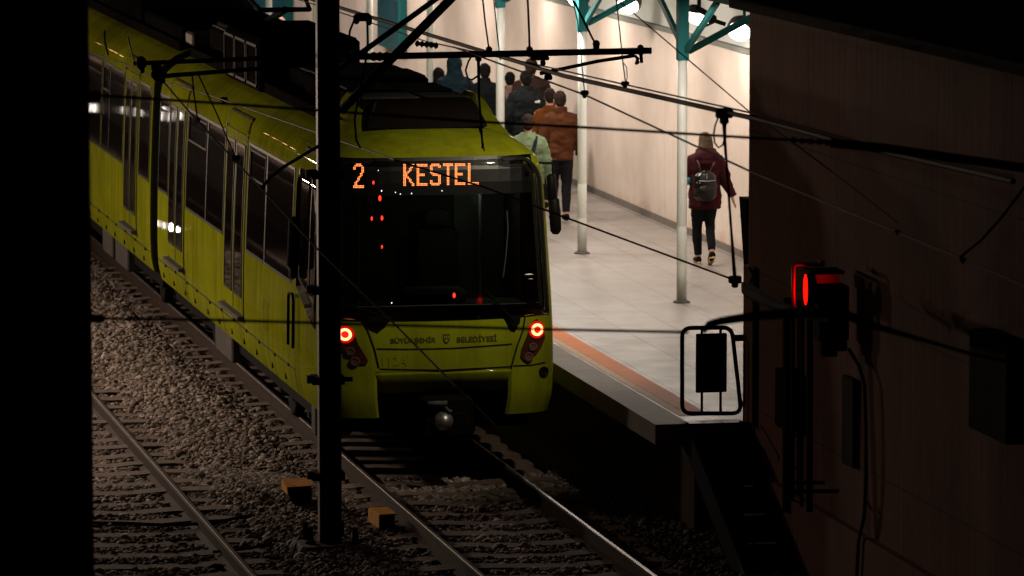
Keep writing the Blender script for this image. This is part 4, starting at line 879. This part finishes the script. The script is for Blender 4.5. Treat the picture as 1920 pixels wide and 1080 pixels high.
p = MB(); p.box(pD(265, 118, DM + .7), (.09, .09, .13), bev=.03); build(p, 'clamp', M['steel_dark'], br2); p = MB(); p.box(pD(293, 126, DM + .6), (.10, .09, .11), bev=.03); p.box(pD(296, 140, DM + .6), (.13, .10, .12), bev=.04); p.box(pD(305, 149, DM + .6), (.05, .06, .08), bev=.02); p.box(pD(267, 128, DM + .7), (.04, .05, .09), bev=.01); build(p, 'clamp', M['steel_dark'], br2)

# ------------------------------------------------------------------ trackside things
bx = pz(560, 960, -.15)
e = empty('point_heater_box', (bx.x, bx.y, -.2), 'small orange yellow box with painted black shade on its front, on black legs left of the mast', 'trackside box')
p = MB(); p.box((bx.x, bx.y, .05), (.22, .30, .16), bev=.02); build(p, 'box', M['black_metal'], e)  # black body stands in for the box's shaded front
p = MB(); p.add([(bx.x - .14, bx.y - .15, .125), (bx.x + .12, bx.y - .15, .135), (bx.x + .12, bx.y + .2, .155), (bx.x - .14, bx.y + .2, .155), (bx.x - .135, bx.y - .15, .05), (bx.x - .135, bx.y + .2, .05)], [(0, 1, 2, 3), (4, 0, 3, 5)]); sd = build(p, 'lid', M['orange_box'], e)  # orange only on the lit top and left side of the box
md = sd.modifiers.new('thick', 'SOLIDIFY'); md.thickness = .012; md.offset = -1
p = MB(); p.tube([(bx.x - .05, bx.y, -.25), (bx.x - .05, bx.y, .0)], .022, 8); p.tube([(bx.x + .06, bx.y, -.25), (bx.x + .06, bx.y, .0)], .022, 8); build(p, 'leg', M['black_metal'], e)
p = MB(); p.box((bx.x - .02, bx.y + .05, -.16), (.46, .16, .10), bev=.03); build(p, 'foot', M['black_metal'], e)
cx_, cy_, _ = pz(716, 985, -.14)
e = empty('rail_lubricator', (cx_, cy_, -.2), 'orange yellow channel shaped cover against the rail right of the mast', 'trackside cover')
p = MB(); rr = Euler((0, 0, R(4)))
p.box((cx_ + .02, cy_ + .02, -.005), (.17, .42, .012), rr); p.box((cx_ - .072, cy_ + .02, -.07), (.012, .42, .13), rr); build(p, 'cover', M['orange_box'], e)
p = MB(); p.box((cx_ + .02, cy_ + .05, -.08), (.15, .34, .12), rr); build(p, 'block', M['black_metal'], e)
p = MB(); p.tube([(cx_ - .085, cy_ + .12, -.05), (cx_ - .07, cy_ + .12, -.05)], .018, 8); build(p, 'bolt', M['black_metal'], e)
def gz(pts, r_, label): return wire([pz(x, y, z) for x, y, z in pts], r_, label, 'cable', 'ground_cable', 'black_metal')
gz([(165, 980, -.13), (230, 981, -.12), (300, 984, -.12), (395, 982, -.10), (440, 972, -.09), (490, 965, -.08), (545, 962, -.05)], .017, 'black cable lying over the ballast from the left rail to the orange box')
gz([(590, 962, -.05), (610, 968, -.10), (618, 980, -.12)], .016, 'short black cable between the orange box and the mast')
gz([(400, 1035, -.12), (470, 1028, -.11), (520, 1015, -.10), (550, 1005, -.09)], .014, 'second black cable lying lower on the ballast towards the mast foot')
gz([(565, 1000, .0), (553, 1025, -.05), (543, 1055, -.12)], .012, 'black cable hanging down in front of the mast foundation')

# stairs at the platform end
st = empty('platform_stairs', (11.3, 42.8, -.26), 'dark steel steps going down from the platform end beside the concrete wall', 'stairs')
for k in range(5):
    z = .66 - k * .2; y = 43.75 - k * .42
    p = MB(); p.bb((11.03, y - .12, z - .035), (11.5, y + .22, z)); p.tube([(11.05, y - .125, z), (11.48, y - .125, z)], .010, 6); p.bb((11.03, y + .19, z), (11.5, y + .215, z + .165)); build(p, 'tread', M['black_metal'], st)
for x in (10.985, 11.515):
    p = MB(); p.bar((x, 44.08, .80), (x, 41.75, -.30), .03, .26); build(p, 'stringer', M['teal_dark'] if x < 11.2 else M['black_metal'], st)
# gate
gt = empty('platform_gate', (11.32, 44.3, .9), 'small black tubular gate with a solid plate at the platform end', 'gate')
GY = 44.32
def gp(x, y): return pY(x, y, GY)
def rounded(pts, r_, k=5):
    out = []; n_ = len(pts)
    for i in range(n_):
        a, b_, c_ = Vector(pts[i - 1]), Vector(pts[i]), Vector(pts[(i + 1) % n_]); u = (a - b_).normalized() * r_; v_ = (c_ - b_).normalized() * r_
        for j in range(k + 1): t = j / k; out.append((b_ + u) * (1 - t) ** 2 + b_ * 2 * t * (1 - t) + (b_ + v_) * t ** 2)
    return out + [out[0]]
p = MB(); p.tube(rounded([gp(1279, 615), gp(1372, 614), gp(1390, 775), gp(1279, 775)], .09), .021, 8, cap=False); build(p, 'frame', M['black_metal'], gt, True)
p = MB()
for x in (1316, 1351): p.tube([gp(x, 613), gp(x, 775)], .013, 8)
build(p, 'bar', M['black_metal'], gt, True)
p = MB(); a, b_ = gp(1304, 736), gp(1362, 624); p.bb((a.x, GY - .03, a.z), (b_.x, GY + .0, b_.z), bev=.006); build(p, 'plate', M['black_metal'], gt)
p = MB(); p.bar(gp(1378, 634), gp(1403, 633), .03, .06); p.bar(gp(1392, 757), gp(1403, 757), .03, .05); build(p, 'hinge', M['black_metal'], gt)
p = MB(); p.tube([gp(1404, 560), gp(1403, 800)], .025, 8); build(p, 'post', M['black_metal'], gt, True)
p = MB(); p.tube([pz(1268, 799, .93), pz(1275, 797, .95), pz(1395, 794, .95), pz(1402, 792, .95)], .012, 6); p.box(pz(1398, 793, .93), (.06, .05, .03)); build(p, 'threshold_bar', M['black_metal'], gt)
# black cabinet leaning out of the wall end
p = MB(); a = [pY(1398, 373, 44.6), pY(1420, 373, 44.6), pY(1420, 520, 44.6), pY(1408, 520, 44.6)]
p.poly(a, [v_ + Vector((0, .25, 0)) for v_ in a]); tag(build(p, 'loudspeaker', M['black_metal']), 'tapered black loudspeaker box at the far edge of the concrete wall', 'loudspeaker')

# signal with red lens
sx0, sy0 = 11.25, 41.0
sg = empty('railway_signal', (sx0, sy0, -.26), 'railway signal with a glowing red lens on a pole by the concrete wall', 'signal')
def sp(x, y, D=42.4): return pD(x, y, D)
p = MB(); p.tube([sp(1518, 960), sp(1519, 560)], .030, 10); p.tube([sp(1503, 950, 42.5), sp(1505, 590, 42.5)], .016, 8); p.tube([sp(1486, 940, 42.6), sp(1487, 590, 42.6)], .020, 8); build(p, 'pole', M['steel_dark'], sg, True)
p = MB()
for k in range(5): y = 690 + k * 62; p.tube([sp(1486, y, 42.55), sp(1503, y + 5, 42.5)], .008, 6)
build(p, 'rung', M['steel_dark'], sg)
p = MB()
for y, x in ((905, 1545), (921, 1572)): p.bar(sp(1490, y, 42.45), sp(x, y, 42.3), .03, .03)
build(p, 'bracket', M['steel_dark'], sg)
p = MB(); c = sp(1559, 586, 42.2); p.box(c, (.27, .22, .50), bev=.02); p.box(sp(1553, 654, 42.2), (.14, .12, .13), bev=.01); p.box(sp(1577, 648, 42.2), (.09, .10, .09), bev=.01); build(p, 'head', M['black_metal'], sg)
p = MB(); p.box(sp(1543, 508, 42.2), (.31, .30, .03)); build(p, 'hood', M['steel_dark'], sg)
p = MB(); p.box(sp(1545, 522, 42.35), (.27, .02, .12)); build(p, 'back_plate', M['red_lit'], sg)
lc = sp(1510, 543, 42.1); nn = Vector((-.965, .145, 0)).normalized()
p = MB(); p.lathe(lc, [(.135, -.01), (.135, .0), (.12, .003), (.002, .005)], 24, nn); build(p, 'lens', M['signal_red'], sg, True)
p = MB(); p.lathe(lc, [(.12, -.09), (.148, -.075), (.148, -.004), (.137, -.004), (.137, -.012)], 24, nn); build(p, 'lens_housing', M['black_metal'], sg, True)
p = MB(); p.tube([sp(1540, 496, 42.15), sp(1494, 495, 42.15), sp(1488, 499, 42.15), sp(1487, 540, 42.15), sp(1488, 582, 42.15)], .018, 8); p.ell(sp(1541, 494, 42.15), (.03, .03, .03)); build(p, 'guard_rod', M['red_lit'], sg, True)
area(sp(1545, 524, 42.12), .022, .06, (1, .02, .01), sp(1545, 522, 42.35), spread=90)  # added red light for the glow on the back plate
# boxes, pipes and cables on the concrete wall
def wallbox(x0, y0, x1, y1, dep, label, name='wall_box', m_='black_metal', cat='wall box'):
    a, b_ = pX(x0, y1, 11.6 - dep), pX(x1, y0, 11.6 - dep); p = MB(); p.bb((11.6 - dep, b_.y, a.z + (b_.z - a.z) * .12), (11.59, a.y, b_.z), bev=.01); t = tag(build(p, name, M[m_]), label, cat)
    return t
wallbox(1452, 700, 1474, 812, .16, 'narrow dark box on the concrete wall left of the signal pole', 'junction_box')
wallbox(1577, 712, 1600, 890, .05, 'flat upright dark cover on the concrete wall right of the signal pole', 'wall_cover', 'steel_dark', 'cover')
wallbox(1815, 645, 1888, 826, .22, 'large black cabinet on the concrete wall at the right edge', 'electrical_cabinet')
wire([pX(x, y, 11.5) for x, y in ((1592, 655), (1610, 685), (1621, 720), (1624, 800), (1624, 900), (1620, 970), (1610, 1015), (1606, 1090))], .016, 'black cable hanging down the concrete wall from the signal head', 'cable', 'wall_cable', 'black_metal')
wire([pX(x, y, 11.3) for x, y in ((1800, 482), (1840, 450), (1880, 405), (1925, 345))], .012, 'black cable curving up the concrete wall at the right edge', 'cable', 'wall_cable', 'black_metal')
wire([pX(x, y, 11.52) for x, y in ((1477, 960), (1478, 600), (1479, 560))], .05, 'thick dark downpipe on the concrete wall left of the signal', 'pipe', 'downpipe', 'steel_dark', n=10)

# ------------------------------------------------------------------ people
def person(pos, h, label, jacket, trousers, hair, yaw=0, stance=.085, hem=.86, bulk=1.0, hood=None, long_hair=False, step=(0, 0, 0, 0), arms=None, face=False, bald=False, shoes=(.02, .02, .02), group='people on the platform', sole=None, hands=False, vox=.013, flare=0, collar=None):
    k = h / 1.75; e = Matrix.Translation(pos) @ Matrix.Rotation(yaw, 4, 'Z') @ Matrix.Scale(k, 4)
    ly, ll_, ry, rl_ = step
    arms = arms or (((-.255, -.03, 1.13), (-.27, .05, .89)), ((.255, -.03, 1.13), (.27, .05, .89)))
    lean = Vector((0, .02, 0))
    legs = []
    for s_, fy, fl in ((-1, ly, ll_), (1, ry, rl_)):
        hip = Vector((s_ * .09, 0, .90)); ank = Vector((s_ * stance, fy, .085 + fl)); 
        kn = (hip + ank) / 2 + Vector((s_ * .008, .035 + (.10 if fl > .05 else .0), .03 if fl > .05 else 0)); legs.append((hip, kn, ank, fl))
    def body():
        b = MB()
        b.tube([(0, 0, .84), (0, 0, .95), (0, .01, 1.08), (0, .015, 1.22), (0, .01, 1.36), (0, .0, 1.44), (0, .0, 1.49)], [(.13, .10), (.165, .115), (.145, .10), (.158, .11), (.18, .115), (.15, .09), (.07, .065)], 14)
        b.tube([(0, .0, 1.44), (0, .012, 1.53), (0, .02, 1.58)], [.062, .056, .058], 12)
        b.ell((0, .025, 1.655), (.074, .093, .108)); b.ell((0, .055, 1.60), (.055, .062, .06))
        b.ell((0, .122, 1.635), (.014, .022, .024)); b.ell((0, .112, 1.587), (.024, .012, .010)); b.ell((0, .098, 1.675), (.05, .016, .016))
        for s_ in (-1, 1): b.ell((s_ * .076, .02, 1.64), (.010, .022, .032))
        for (hip, kn, ank, fl) in legs:
            b.tube([hip, hip * .5 + kn * .5, kn, kn * .6 + ank * .4, ank], [.088, .075, .058, .056, .040], 10)
            toe = Vector((0, .16, -.045)) if fl < .05 else Vector((0, .10, -.15)); b.tube([ank + Vector((0, -.04, -.03)), ank + Vector((0, .0, -.035)), ank + toe], [.038, .042, .03], 8)
        for s_, (el, wr) in zip((-1, 1), arms):
            sh = Vector((s_ * .175, 0, 1.415)); el, wr = Vector(el), Vector(wr); b.tube([sh, sh * .5 + el * .5, el, el * .5 + wr * .5, wr], [.058, .048, .040, .036, .027], 10)
            d = (wr - el).normalized(); pm = wr + d * .075; b.tube([wr, wr + d * .03, pm, wr + d * .105], [(.018, .026), (.020, .038), (.018, .042), (.014, .036)], 8, ref=(1, 0, 0))
            side = Vector((0, 1, 0)) - d * d.y; side.normalize(); inn = d.cross(side) * 1.0
            for f, (o_, L) in enumerate(((-.033, .062), (-.011, .076), (.011, .072), (.031, .058))):
                a = wr + d * .095 + side * o_; b.tube([a, a + d * L * .5 + inn * .004 * s_, a + d * L * .85 - inn * .010 * s_], [.0095, .009, .007], 6)
            a = wr + d * .03 + side * .034; b.tube([a, a + d * .035 + side * .022, a + d * .065 + side * .026], [.012, .011, .008], 6)
        return b
    def jack():
        b = MB(); q = bulk
        hz = hem; fl_ = flare
        rings = [(hz, .185 + fl_, .145 + fl_ * .6), (hz + .05, .19 + fl_ * .9, .15 + fl_ * .5), (1.02, .185 + fl_ * .5, .148), (1.16, .188, .145), (1.30, .205, .15), (1.39, .20, .14), (1.45, .15, .115), (1.50, .095, .09), (1.525, .085, .085)]
        rings = [r_ for r_ in rings if r_[0] >= hz]
        b.tube([(0, .005, z) for z, _, _ in rings], [(a * q, c_ * q) for _, a, c_ in rings], 18)
        for s_, (el, wr) in zip((-1, 1), arms):
            sh = Vector((s_ * .165, 0, 1.405)); el, wr = Vector(el), Vector(wr); b.tube([sh + Vector((-s_ * .05, 0, .01)), sh, sh * .5 + el * .5, el, el * .4 + wr * .6, wr - (wr - el).normalized() * .01], [v_ * q for v_ in (.075, .082, .074, .066, .058, .050)], 12)
        if hood == 'down': b.ell((0, -.11, 1.455), (.185, .10, .095), rot=Euler((R(-20), 0, 0))); b.ell((0, -.03, 1.53), (.14, .12, .055)); b.ell((0, -.15, 1.39), (.12, .05, .07))
        if hood == 'up': b.ell((0, .0, 1.66), (.112, .115, .145)); b.tube([(0, -.01, 1.42), (0, -.01, 1.52), (0, 0, 1.6)], [(.17, .13), (.125, .115), (.11, .11)], 14)
        if hood == 'collar': b.tube([(0, -.01, 1.48), (0, -.005, 1.56)], [(.10, .095), (.088, .085)], 14)
        return b
    def trou():
        b = MB(); b.tube([(0, 0, .82), (0, 0, .92), (0, 0, 1.02)], [(.15, .12), (.178, .128), (.17, .12)], 14)
        for (hip, kn, ank, fl) in legs: b.tube([hip, hip * .5 + kn * .5, kn, kn * .6 + ank * .4, ank + Vector((0, 0, .03))], [.102, .09, .070, .066, .052], 12)
        return b
    def shoe(leg):
        b = MB(); hip, kn, ank, fl = leg
        t = Vector((0, .18, -.045)) if fl < .05 else Vector((0, .12, -.16)); m_ = ank + t * .5 + Vector((0, 0, -.02))
        b.tube([ank + Vector((0, -.055, -.035)), ank + Vector((0, -.01, -.03)), m_, ank + t], [(.040, .048), (.046, .056), (.046, .040), (.03, .026)], 10)
        return b
    def tf(b): b.v = [tuple(e @ Vector(p_)) for p_ in b.v]; return b
    def folds(m_, amp, sc):
        from mathutils import noise as NZ
        off_ = Vector((pos[0] * 7, pos[1] * 3, 0)); c_ = e.to_translation()
        for i_, p_ in enumerate(m_.v):
            q_ = Vector(p_); d_ = Vector((q_.x - c_.x, q_.y - c_.y, 0)); d_.normalize() if d_.length > 0 else None
            a_ = NZ.noise(Vector((q_.x * sc * .8, q_.y * sc * .8, q_.z * sc * 1.5)) + off_) + .5 * NZ.noise(Vector((q_.x * sc * 2, q_.y * sc * 2, q_.z * sc * 3.2)) + off_)
            m_.v[i_] = tuple(q_ + d_ * a_ * amp)
        return m_
    ob = build(remesh(tf(body()), vox * k * (.62 if hands else 1), 2), 'person', M['skin'], None, True); tag(ob, label, 'person', group)
    build(folds(remesh(tf(jack()), vox * k, 3), .020, 7), 'jacket', jacket, ob, True); build(folds(remesh(tf(trou()), vox * k, 3), .010, 8), 'trousers', trousers, ob, True)
    shm = cloth('shoe_leather', shoes)
    for lg in legs:
        so_ = build(remesh(tf(shoe(lg)), vox * .8 * k, 2), 'shoe', shm, ob, True)
        if sole:
            hip, kn, ank, fl = lg; b = MB(); t = Vector((0, .18, -.045)) if fl < .05 else Vector((0, .12, -.16)); u = t.normalized(); nrm = Vector((0, u.z, -u.y)); o_ = nrm * .045
            b.tube([ank + Vector((0, -.06, -.035)) + o_ * .9, ank + t * .3 + o_, ank + t * .7 + o_ * .75, ank + t * 1.05 + o_ * .5], [(.03, .012), (.043, .014), (.044, .014), (.03, .010)], 10)
            build(tf(b), 'sole', sole, so_, True)
    if hood != 'up':
        b = MB()
        if bald: 
            for s_ in (-1, 1): b.ell((s_ * .062, -.015, 1.645), (.022, .055, .035))
            b.ell((0, -.055, 1.635), (.055, .022, .035))
        else:
            b.ell((0, .0, 1.672), (.088, .095, .105)); b.ell((0, -.035, 1.63), (.074, .062, .08))
        if long_hair: b.tube([(0, -.02, 1.72), (0, -.035, 1.62), (0, -.055, 1.52), (0, -.07, 1.44)], [(.088, .075), (.10, .07), (.105, .06), (.09, .04)], 12)
        hm = remesh(tf(b), .010 * k, 3)
        if not bald and not long_hair: pass
        build(folds(hm, .008, 26), 'hair', hair, ob, True)
    if face:
        b = MB()
        for s_ in (-1, 1): b.ell((s_ * .032, .108, 1.655), (.012, .006, .007)); 
        b.ell((0, .117, 1.588), (.024, .006, .004)); build(tf(b), 'eyes', mat('eye_dark', (.02, .015, .012), .3), ob, True)
        b = MB()
        for s_ in (-1, 1): b.tube([(s_ * .015, .116, 1.676), (s_ * .035, .112, 1.682), (s_ * .052, .098, 1.674)], .006, 6)
        build(tf(b), 'eyebrows', hair, ob, True)
    return ob, e
HB = cloth('hair_black', (.012, .010, .009)); HBR = cloth('hair_brown', (.035, .022, .016)); HL = cloth('hair_dark_blonde', (.15, .10, .065))
TB = cloth('trousers_black', (.012, .013, .016))
def at(px, py, h): q_ = pz(px, py, .9 + h); return Vector((q_.x, q_.y, .9))
arm_w = (((-.27, .02, 1.14), (-.20, .20, 1.10)), ((.27, -.06, 1.14), (.36, -.05, .90)))
wo, we = person(pz(1321, 496, .9), 1.62, 'person with dark blonde hair in a burgundy coat walking away near the wall', cloth('burgundy_cloth', (.062, .009, .014)), TB, HL, hem=.75, bulk=1.12, hood='down', long_hair=True, stance=.05, step=(.16, 0, -.20, .10), arms=arm_w, sole=M['sole'], hands=True, flare=.015, shoes=(.02, .015, .012))
# her backpack
bk = empty('backpack', we @ Vector((-.05, -.22, 1.0)), 'small shiny black backpack on the back of the burgundy coat', 'backpack')
def tfb(b): b.v = [tuple(we @ Vector(p_)) for p_ in b.v]; return b
p = MB(); p.ell((-.06, -.255, 1.08), (.165, .095, .215)); p.box((-.06, -.245, 1.07), (.30, .13, .38), bev=.05); build(remesh(tfb(p), .011, 4), 'bag', mat('glossy_black_leather', (.004, .004, .0045), .25, spec=.35, bump=.3, bscale=10), bk, True)
p = MB(); p.ell((-.06, -.335, .99), (.125, .035, .11)); build(tfb(p), 'pocket', mat('pocket_black_leather', (.004, .004, .0045), .3, spec=.3), bk, True)
p = MB(); p.tube([(-.17, -.335, 1.155), (-.06, -.36, 1.15), (.06, -.335, 1.155)], .006, 6); p.tube([(-.06, -.34, 1.25), (-.065, -.355, 1.18)], .007, 6); p.box((-.19, -.32, 1.13), (.014, .014, .02)); p.box((-.155, -.335, 1.13), (.014, .014, .02)); build(tfb(p), 'zip', M['chrome'], bk)
for s_ in (-1, 1):
    p = MB(); p.tube([(-.05 + s_ * .06, -.20, 1.26), (-.03 + s_ * .10, -.19, 1.36), (-.02 + s_ * .13, -.14, 1.43), (-.01 + s_ * .14, -.02, 1.475), (s_ * .14, .10, 1.42)], [(.012, .005)] * 5, 6); build(tfb(p), 'strap', mat('strap_grey', (.045, .028, .028), .5), bk, True)
p = MB(); p.ell(we @ Vector((-.235, -.02, 1.13)), (.035, .05, .055)); tag(build(p, 'pouch', mat('teal_cloth', (.01, .16, .20), .5), None, True), 'small teal pouch tucked under the left arm of the burgundy coat', 'pouch')

teal = person(at(852, 109, 1.80), 1.80, 'person in a dark blue hooded jacket with the hood up above the tram roof', cloth('navy_teal_cloth', (.012, .034, .048)), TB, HB, bulk=1.18, hood='up', step=(.15, 0, -.12, .02))
person(at(822, 129, 1.62), 1.62, 'person with dark tousled hair left of the blue hooded jacket', cloth('dark_grey_cloth', (.014, .015, .016)), TB, HB, hood='collar', bulk=1.1, long_hair=True, step=(-.1, .02, .14, 0), yaw=.15)
person(at(909, 121, 1.74), 1.74, 'person in a black coat just left of the middle white column', cloth('black_wool', (.009, .012, .013)), TB, HB, bulk=1.08, hem=.6, hood='collar', step=(.12, 0, -.14, .02))
person(at(956, 137, 1.60), 1.60, 'person with short dark hair in a pale pink coat right of the middle column', cloth('pale_pink_cloth', (.40, .27, .225)), TB, HB, bulk=1.05, hem=.6, hood='collar', step=(-.12, .02, .14, 0))
person(at(996, 112, 1.86), 1.86, 'tall person in a dark brown coat behind the black jacket', cloth('dark_brown_cloth', (.045, .022, .018)), TB, HBR, bulk=1.14, hem=.6, step=(.12, 0, -.12, .02), yaw=-.1)
bkj, bke = person(at(986, 135, 1.74), 1.74, 'person in a black padded jacket with a small white mark on the right shoulder', cloth('black_padded_nylon', (.014, .018, .020)), TB, HB, bulk=1.22, hood='collar', step=(.14, 0, -.14, .03))
p = MB(); ctr = bke @ Vector((.13, -.182, 1.335)); p.box(ctr, (.075, .02, .03), bev=.012); p.box(ctr + Vector((.02, 0, .018)), (.035, .02, .016), bev=.006); build(p, 'chest_mark', mat('white_mark', (.6, .6, .6), .6), bkj)
person(at(1031, 168, 1.64), 1.64, 'person in a bright orange jacket half hidden behind the black padded jacket', cloth('bright_orange_cloth', (.22, .07, .012)), TB, HBR, bulk=.92, step=(-.1, .02, .12, 0))
person(at(1050, 173, 1.74), 1.74, 'person in a rust orange jacket and dark trousers left of the second column', cloth('rust_orange_cloth', (.125, .042, .016)), TB, HBR, bulk=1.0, hem=.84, hood='collar', step=(.12, 0, -.12, .03), stance=.06, shoes=(.012, .012, .012), hands=True)
gr, ge = person(at(990, 217, 1.66), 1.66, 'person in a light green jacket with a dark shoulder strap beside the tram nose', cloth('sage_green_cloth', (.20, .27, .15)), TB, HBR, bulk=1.15, hem=.82, step=(.1, 0, -.1, .02), yaw=-.12)
p = MB(); p.tube([ge @ Vector(v_) for v_ in ((.16, .08, 1.47), (.10, -.06, 1.475), (.085, -.15, 1.40), (.05, -.185, 1.28), (-.02, -.195, 1.12), (-.12, -.19, 1.0))], [(.026, .008)] * 6, 8); build(p, 'shoulder_strap', cloth('strap_navy', (.012, .016, .028)), gr, True)
person(at(528, 33, 1.74), 1.74, 'bald person facing the camera far down the platform', cloth('dark_jacket_cloth', (.015, .014, .014)), TB, HBR, yaw=math.pi - .3, face=True, bald=True, vox=.012, hood='collar')

# ------------------------------------------------------------------ light
w = bpy.data.worlds.new('World'); scene.world = w; w.use_nodes = True; nt = w.node_tree; bg = nt.nodes['Background']
sky = nt.nodes.new('ShaderNodeTexSky'); sky.sky_type = 'NISHITA'; sky.sun_disc = False; sky.sun_elevation = R(1.0); sky.sun_rotation = R(-60); sky.air_density = 1.5; sky.dust_density = 4
nt.links.new(sky.outputs[0], bg.inputs[0]); bg.inputs[1].default_value = .012
# moon-dim sun
sl = bpy.data.lights.new('sun', 'SUN'); sl.energy = .012; sl.angle = R(10); sl.color = (1, .9, .8); so = bpy.data.objects.new('sun', sl); COL.objects.link(so); so.rotation_euler = Vector((.5, -.5, -.7)).to_track_quat('-Z', 'Y').to_euler()
# added unseen lights low on the left, brightening the ballast and the tram's side
for y_, pw in ((50.5, 64), (55, 132), (60, 150), (65, 135), (70.5, 90)):
    area((3.7, y_, 3.0), pw * .85, .25, (1, .75, .57), (5.4, y_ - 2.2, 0), spread=150)
for y_, pw in ((80, 80), (89, 80), (99, 80)): area((2.2, y_, 3.4), pw, .25, (1, .66, .46), (3.2, y_, 0), spread=150)  # more added lights, for a brown cast mirrored in the windows
for y_, pw in ((60, 40), (72, 60)):
    area((1.5, y_, 3.35), pw, .20, (1, .72, .52), (7.4, y_ - 5, .8), spread=150)
for px_, py_, X_ in ((172, 202, 5.4), (181, 203, 5.6), (236, 205, 5.4), (264, 207, 5.4), (305, 208, 5.4), (324, 209, 5.4), (342, 207, 5.6)):  # added floating lights, aimed to mirror as blobs in the windows
    P_ = pX(px_, py_, 8.03); d_ = (P_ - CAM).normalized(); n_ = Vector((-1, 0, .042)).normalized(); r_ = d_ - n_ * 2 * d_.dot(n_); q_ = P_ + r_ * ((X_ - P_.x) / r_.x)
    l = bpy.data.lights.new('glint_light', 'AREA'); l.shape = 'ELLIPSE'; l.size = .028; l.size_y = .17; l.energy = .11; l.color = (1, .86, .76); o = bpy.data.objects.new('glint_light', l); COL.objects.link(o); o.location = q_
    o.rotation_euler = (P_ - q_).to_track_quat('-Z', 'Y').to_euler()
for px_, py_ in ((299, 414), (312, 417), (330, 420), (341, 422), (240, 405)):  # added floating lights mirrored as blobs in the lower side
    P_ = pX(px_, py_, 7.99); d_ = (P_ - CAM).normalized(); r_ = Vector((-d_.x, d_.y, d_.z)); q_ = P_ + r_ * ((6.2 - P_.x) / r_.x)
    l = bpy.data.lights.new('glint_light', 'AREA'); l.shape = 'ELLIPSE'; l.size = .04; l.size_y = .12; l.energy = .5; l.color = (1, .88, .78); o = bpy.data.objects.new('glint_light', l); COL.objects.link(o); o.location = q_
    o.rotation_euler = (P_ - q_).to_track_quat('-Z', 'Y').to_euler()
for px_, py_ in ((182, 76), (206, 88), (214, 92), (226, 99), (496, 246), (512, 254), (530, 264), (545, 273)):  # added orange lights that make glints along the roof edge
    P_ = pX(px_, py_, 8.07); d_ = (P_ - CAM).normalized(); n_ = Vector((-1, 0, .32)).normalized(); r_ = d_ - n_ * 2 * d_.dot(n_); q_ = P_ + r_ * 9.0
    l = bpy.data.lights.new('glint_light', 'AREA'); l.shape = 'DISK'; l.size = .06; l.energy = .45; l.color = (1, .45, .18); o = bpy.data.objects.new('glint_light', l); COL.objects.link(o); o.location = q_
    o.rotation_euler = (P_ - q_).to_track_quat('-Z', 'Y').to_euler()
# added unseen fill light above the picture, brightening the nose
area((11.25, 43.5, 6.1), 15.5, .25, (1, .86, .64), (9.7, 47.2, 2.45), spread=44)

# ------------------------------------------------------------------ render settings
scene.view_settings.view_transform = 'Standard'; scene.view_settings.look = 'None'; scene.view_settings.exposure = 0; scene.view_settings.gamma = 1
scene.render.engine = 'CYCLES'; cy = scene.cycles
cy.use_denoising = True; cy.max_bounces = 6; cy.diffuse_bounces = 3; cy.glossy_bounces = 4; cy.sample_clamp_indirect = 3.0; cy.caustics_reflective = False; cy.caustics_refractive = False
